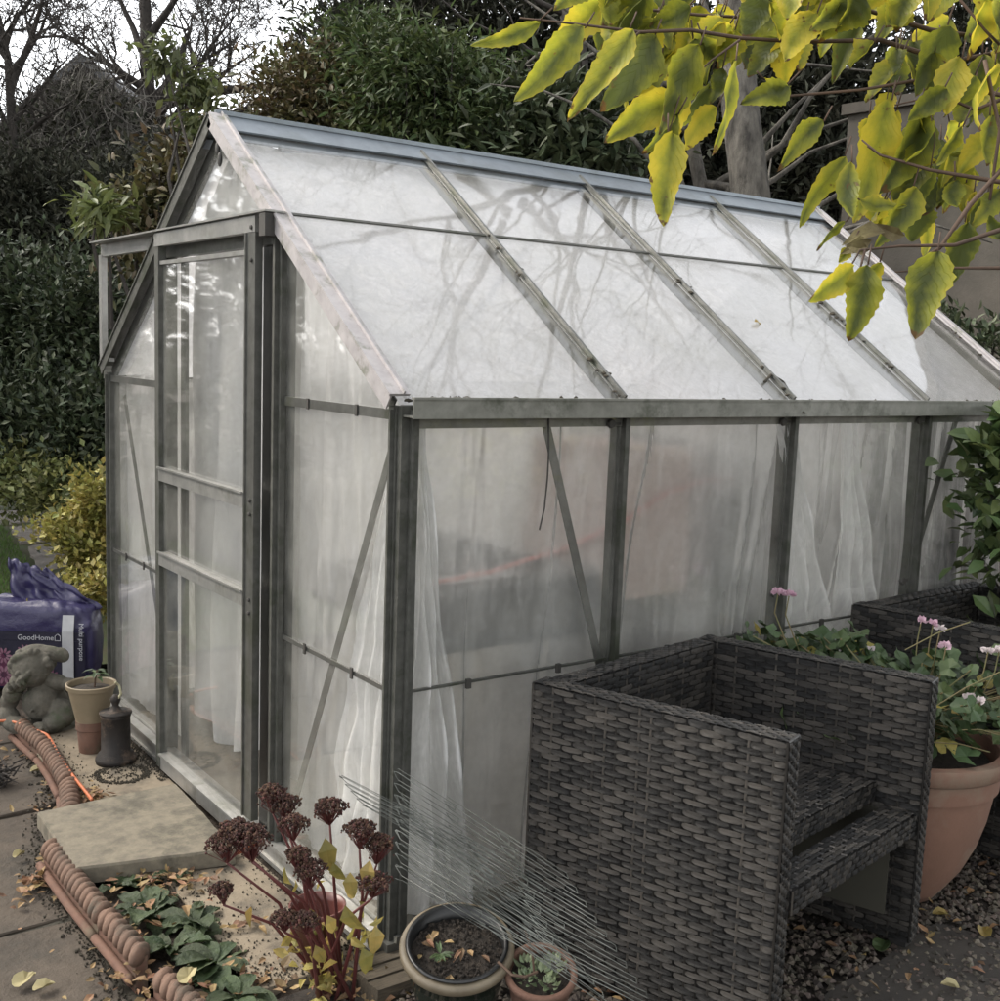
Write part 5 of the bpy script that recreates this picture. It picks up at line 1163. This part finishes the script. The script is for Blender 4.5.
# gabled house far behind
hs = thing('house', D(80, 400, 24), 'distant dark house with a steep gable seen through the bare branches', 'house')
def hp(px, py, t=24): return D(px, py, t)
b = MB(); f_ = [hp(80, 53.5), hp(10, 114), hp(-60, 190), hp(-60, 420), hp(165, 420), hp(165, 126)]; bk = [p_ + V((FW.x, FW.y, 0)) * 8 for p_ in f_]; n = 6
b.add(f_ + bk, [tuple(range(n)), tuple(reversed(range(n, 2 * n)))] + [(i, (i + 1) % n, n + (i + 1) % n, n + i) for i in range(n)]); b.build('wall', 'brick', hs)
b = MB()
for a, c_ in ((hp(80, 52, 23.7), hp(-70, 182, 23.7)), (hp(80, 52, 23.7), hp(175, 132, 23.7))):
    dd = V((FW.x, FW.y, 0)) * 8.6; b.add([a, c_, c_ + dd, a + dd, a - uz * .2, c_ - uz * .2, c_ + dd - uz * .2, a + dd - uz * .2], [(0, 1, 2, 3), (4, 7, 6, 5), (0, 4, 5, 1), (2, 6, 7, 3), (0, 3, 7, 4), (1, 5, 6, 2)])
b.build('roof', 'slate', hs)
b = MB(); a, c_ = hp(150, 120, 25), hp(260, 136, 25); dd = V((FW.x, FW.y, 0)) * 5; b.add([a, c_, c_ - uz * 4, a - uz * 4, a + dd, c_ + dd, c_ + dd - uz * 4, a + dd - uz * 4], [(0, 1, 2, 3), (4, 7, 6, 5), (0, 4, 5, 1), (1, 5, 6, 2), (3, 2, 6, 7), (0, 3, 7, 4)]); b.build('side_wing', 'slate', hs)
# rendered garden wall at the right
b = MB(); a, c_ = D(835, 300, 6.6), D(1250, 300, 5.0); dd = (c_ - a); dd.z = 0; dd.normalize(); nn = V((dd.y, -dd.x, 0)); h_ = D(835, 120, 6.6).z
b.obox(V(((a.x + c_.x) / 2, (a.y + c_.y) / 2, h_ / 2)) - nn * .1, dd * (c_ - a).length / 2, nn * .1, uz * h_ / 2)
gw = thing('garden_wall', (a.x, a.y, 0), 'tall stained beige rendered wall behind the far end of the greenhouse', 'wall'); b.build('render', 'wall_r', gw)
b = MB(); b.obox(V(((a.x + c_.x) / 2, (a.y + c_.y) / 2, h_ + .03)) - nn * .1, dd * ((c_ - a).length / 2 + .03), nn * .13, uz * .03); b.build('coping', 'wall_r', gw)
bush('wall_shrub', D(950, 420, 5.2), [blob(945, 325, 5.3, 20, 22), blob(985, 350, 5.0, 30, 25), blob(965, 395, 5.0, 40, 30)], 1400, .055, .02, 'laurel', 'thin dark shrub growing at the foot of the rendered wall', seed=20, clump=.07, four=False)
bush('garden_shrub', (2.5, -.3, 0), [(D(1000, 475, 3.5), (.075, .08, .22)), (D(996, 560, 3.45), (.09, .08, .16)), (D(1030, 480, 3.5), (.14, .1, .3))], 1100, .075, .038, mat('shrub_green', (.05, .08, .03), (.09, .12, .04), 8, .5, island=.5, trans=.2), 'green shrub at the right edge against the last greenhouse pane', seed=21, clump=.05, four=False)

# ---------------------------------------------------------------- overhanging branch with big yellow green leaves
ob = thing('overhanging_shrub', (.55, -2.05, 0), 'yellow-green leafy branches hanging into the top right of the view', 'shrub')
br, lv = MB(), MB(); ro = random.Random(77)
def twig(px, t0, t1, r0, r1):
    n = len(px); br.tube([D(a, b_, t0 + (t1 - t0) * i / (n - 1)) for i, (a, b_) in enumerate(px)], [.62 * (r0 + (r1 - r0) * i / (n - 1)) * (1 + .25 * noise.noise(V((i * 3.1, r0 * 900, 0)))) for i in range(n)], 7)
tw = [([(1120, 60), (1000, 52), (950, 62), (880, 40), (800, 42), (740, 38), (690, 30), (640, 32), (560, 22), (520, 18)], 1.15, 1.0, .005, .0012),
      ([(1120, 30), (1000, 40), (930, 30), (860, 8), (790, 20), (700, 15), (650, 10)], 1.2, 1.1, .005, .002),
      ([(1120, 130), (1000, 95), (930, 78), (860, 90), (790, 96), (762, 92)], 1.1, 1.05, .004, .0012),
      ([(1120, 150), (1010, 160), (970, 205), (940, 248), (915, 262)], 1.0, 1.0, .005, .002),
      ([(1120, 220), (1000, 230), (955, 245), (900, 246), (860, 250)], 1.0, .98, .0045, .0015),
      ([(1120, 268), (1000, 268), (950, 268), (895, 272)], 1.0, 1.0, .003, .0012),
      ([(1120, 190), (1000, 182), (930, 170), (880, 155), (862, 140)], 1.02, 1.05, .004, .0012),
      ([(960, 60), (930, 120), (905, 165), (878, 215)], 1.08, 1.06, .002, .0009),
      ([(1000, 100), (975, 110), (940, 95), (895, 105)], 1.05, 1.05, .003, .0012),
      ([(985, 60), (1000, 130), (990, 200)], 1.0, 1.0, .003, .002), ([(740, 40), (712, 60), (690, 80)], 1.05, 1.05, .002, .001),
      ([(640, 32), (600, 60), (578, 90), (570, 100)], 1.03, 1.03, .0016, .0008), ([(865, 250), (860, 270), (866, 285)], .98, .98, .002, .001), ([(700, 60), (680, 95), (668, 135)], 1.05, 1.03, .0016, .001),
      ([(1000, 45), (985, 30), (960, 0), (940, -60)], 1.0, 1.0, .002, .002), ([(905, 30), (890, 80), (885, 110)], 1.1, 1.08, .001, .0008), ([(930, 170), (935, 140), (928, 100)], 1.05, 1.05, .001, .001)]
for a in tw: twig(*a)
j0 = D(1120, 120, 1.05); st0 = V((.55, -2.05, 0))
for a in tw[:7]: q = D(a[0][0][0], a[0][0][1], a[1]); br.tube([q, q.lerp(V((.45, -2.0, 1.2)), .6), V((.47, -2.02, 1.0)), st0], [.006, .008, .012, .018], 8)
def bigleaf(bp_, tp_, w, t, roll=0., bend=.18, tt=None):
    """ovate toothed leaf from base to tip, drooping"""
    A = D(bp_[0], bp_[1], t); B = D(tp_[0], tp_[1], (tt or t) + ro.uniform(-.03, .03)); d = B - A; ln = d.length; d.normalize(); w = w * t / F
    x = d.cross(FW).normalized(); nn = x.cross(d); x = (x * cos(roll) + nn * sin(roll)); nn = x.cross(d); nu = 18; vs = []; uvs = []; sd = ro.random() * 40; bn = bend * ro.uniform(.2, 1.8); cu = ro.uniform(-.15, .2); tws = ro.uniform(-.9, .9); fo_ = ro.uniform(.15, .8)
    for i in range(nu + 1):
        f = i / nu; prof = (min(1, f * 3.2) ** .7) * (1 - f) ** .62 * 1.28 if f < 1 else 0; tooth = 1 + (.07 if i % 2 else -.05); wd = w / 2 * prof * tooth
        c = A + d * ln * f + nn * (bn * ln * sin(pi * f) * .5 + cu * ln * f ** 3) + x * ln * .05 * sin(f * 3 + sd); tw2 = tws * f; x2 = x * cos(tw2) + nn * sin(tw2)
        for g_ in (-1, -.5, 0, .5, 1): vs.append(c + x2 * wd * g_ + nn * (-abs(g_) * wd * fo_ + .05 * wd * sin(f * 22 + sd) * abs(g_)) + nn * .004 * noise.noise(V((f * 4, g_, sd)))); uvs.append((g_ * .5, f))
    lv.add(vs, [(i * 5 + j, (i + 1) * 5 + j, (i + 1) * 5 + j + 1, i * 5 + j + 1) for i in range(nu) for j in range(4)], uvs)
    br.tube([A, A - d * .012 - UX * -.006], .0008, 5)
LV = [((540, 20), (470, 50), 20, 1.0, .6), ((585, 28), (512, 98), 36, 1.02, .2), ((630, 28), (570, 112), 34, 1.0, -.2), ((655, 35), (606, 108), 46, 1.04, .3), ((680, 98), (606, 142), 40, 1.05, .2), ((668, 132), (668, 221), 38, 1.0, -.2),
      ((736, 62), (722, 152), 26, .98, .9), ((700, 45), (652, 135), 50, 1.03, .4), ((672, 112), (655, 158), 30, 1.06, -.5), ((690, 90), (672, 150), 30, 1.07, .5), ((788, 84), (744, 106), 30, 1.03, .3), ((765, 80), (790, 86), 14, 1.03, .9), ((824, 121), (781, 166), 26, 1.02, 0), ((845, 155), (806, 229), 28, 1.02, .3), ((852, 162), (852, 223), 24, 1.0, -.3), ((892, 100), (856, 222), 44, 1.05, .2), ((925, 105), (884, 195), 46, 1.07, .5),
      ((846, 222), (815, 249), 15, 1.0, .8), ((850, 248), (838, 262), 13, 1.0, 0), ((852, 264), (803, 306), 30, .98, .2), ((868, 265), (848, 341), 38, .97, -.2), ((880, 262), (862, 305), 26, 1.0, .5), ((938, 252), (922, 335), 46, .96, 0), ((965, 222), (950, 290), 32, 1.02, -.3), ((948, 25), (918, 98), 46, 1.05, .2), ((935, 52), (930, 95), 34, 1.06, 0), ((1000, 60), (968, 135), 30, 1.0, .8), ((990, 115), (985, 168), 32, 1.02, .2),
      ((905, 165), (895, 215), 38, 1.08, .1), ((880, 155), (935, 165), 30, 1.06, .2), ((860, 200), (905, 210), 22, 1.04, .3), ((955, 180), (955, 210), 24, 1.04, .4), ((985, 0), (975, 60), 40, 1.0, .4), ((795, -20), (800, 25), 50, 1.1, .2), ((650, -10), (618, 30), 34, 1.05, .5), ((690, 5), (650, 28), 30, 1.05, .2), ((720, 15), (690, 60), 34, 1.08, .2), ((735, 30), (720, 70), 30, 1.1, .6), ((760, -30), (745, 10), 30, 1.1, 0), ((905, 0), (890, 28), 36, 1.1, .3), ((1000, 190), (975, 225), 24, 1.05, .3), ((620, -30), (600, 25), 40, 1.1, .5), ((880, -20), (860, 12), 34, 1.1, 0), ((770, 2), (790, 45), 40, 1.06, .5), ((1010, 0), (1000, 45), 40, 1.0, 0), ((590, -15), (560, 5), 30, 1.08, .2), ((975, 75), (945, 118), 40, 1.06, .6), ((1000, 240), (990, 215), 18, 1.02, .3)]
for a in LV: bigleaf(*a)
for i in range(60):
    px, py = ro.uniform(600, 1040), ro.uniform(-60, 25)
    bigleaf((px, py), (px - ro.uniform(0, 45), py + ro.uniform(30, 70)), ro.uniform(28, 46), ro.uniform(1.02, 1.2), ro.uniform(-1, 1))
for i in range(24):
    px, py = ro.uniform(900, 1040), ro.uniform(40, 210)
    bigleaf((px, py), (px - ro.uniform(0, 35), py + ro.uniform(30, 60)), ro.uniform(24, 40), ro.uniform(1.02, 1.2), ro.uniform(-1, 1))
for i in range(22):
    px, py = ro.choice(((ro.uniform(625, 720), ro.uniform(30, 130)), (ro.uniform(860, 1000), ro.uniform(20, 230)), (ro.uniform(740, 860), ro.uniform(-10, 40))))
    bigleaf((px, py), (px - ro.uniform(-8, 40), py + ro.uniform(28, 62)), ro.uniform(22, 40), ro.uniform(1.04, 1.25), ro.uniform(-1.1, 1.1))
for i in range(46):
    px, py = ro.choice(((ro.uniform(625, 740), ro.uniform(0, 110)), (ro.uniform(860, 1010), ro.uniform(10, 210)), (ro.uniform(860, 1010), ro.uniform(10, 210))))
    bigleaf((px, py), (px - ro.uniform(-14, 30), py + ro.uniform(18, 44)), ro.uniform(16, 30), ro.uniform(1.0, 1.3), ro.uniform(-1.3, 1.3))
br.build('branches', 'twig', ob, smooth=True); lv.build('leaves', 'bigleaf', ob, smooth=True)
bk_ = MB(); rk = random.Random(90)
for i in range(4000):
    d = V((rk.gauss(0, 1), rk.gauss(0, 1), rk.gauss(0, 1))).normalized() * rk.random() ** .4; c = V((2.2, -2.9, 2.0)) + V((d.x * 1.5, d.y * 1.1, d.z * 1.5))
    bk_.leaf4(c, rv(), rv(), .12, .07)
bk_.build('unseen_shade_foliage', 'bigleaf', ob)  # unseen leaf mass added to keep sky light off chairs and side wall
b = MB()
for px, py, w in ((872, 240, 26), (885, 232, 34), (905, 236, 26), (870, 250, 20)): b.leaf(D(px, py, .99), -RX + V((0, 0, ro.uniform(-.5, .3))), -FW + rv() * .6, w / 1000, w / 1900, .5, .5)
b.build('withered_leaves', mat('withered', (.20, .17, .07), (.10, .075, .035), 40, .7, .003, 60, trans=.2), ob)

# ---------------------------------------------------------------- light
SUN_EL, SUN_AZ = radians(42), radians(128)     # direction to the sun: from +X towards +Y
sd_ = V((cos(SUN_EL) * cos(SUN_AZ), cos(SUN_EL) * sin(SUN_AZ), sin(SUN_EL)))
w = bpy.data.worlds.new('World'); scene.world = w; w.use_nodes = True; t = w.node_tree; t.nodes.clear()
sky = N(t, 'ShaderNodeTexSky', sky_type='NISHITA', sun_disc=False, sun_elevation=SUN_EL); sky.sun_rotation = pi / 2 - SUN_AZ
sky.air_density = 1.0; sky.dust_density = 1.6; sky.ozone_density = 1.0
hsv = N(t, 'ShaderNodeHueSaturation', Saturation=.12); t.links.new(sky.outputs[0], hsv.inputs['Color'])
bg = N(t, 'ShaderNodeBackground', Strength=.15); t.links.new(hsv.outputs[0], bg.inputs[0]); wo = N(t, 'ShaderNodeOutputWorld'); t.links.new(bg.outputs[0], wo.inputs[0])
sl_ = bpy.data.lights.new('sun', 'SUN'); sl_.energy = 1.2; sl_.angle = radians(28); sl_.color = (1, .90, .76)
so = bpy.data.objects.new('sun', sl_); COL.objects.link(so); so.rotation_euler = (-sd_).to_track_quat('-Z', 'Y').to_euler()
vs_ = scene.view_settings; vs_.view_transform = 'Standard'; vs_.look = 'None'; vs_.gamma = 1; vs_.exposure = 1.8; vs_.use_curve_mapping = False
scene.cycles.transparent_max_bounces = 16; scene.cycles.max_bounces = 10; scene.cycles.transmission_bounces = 8
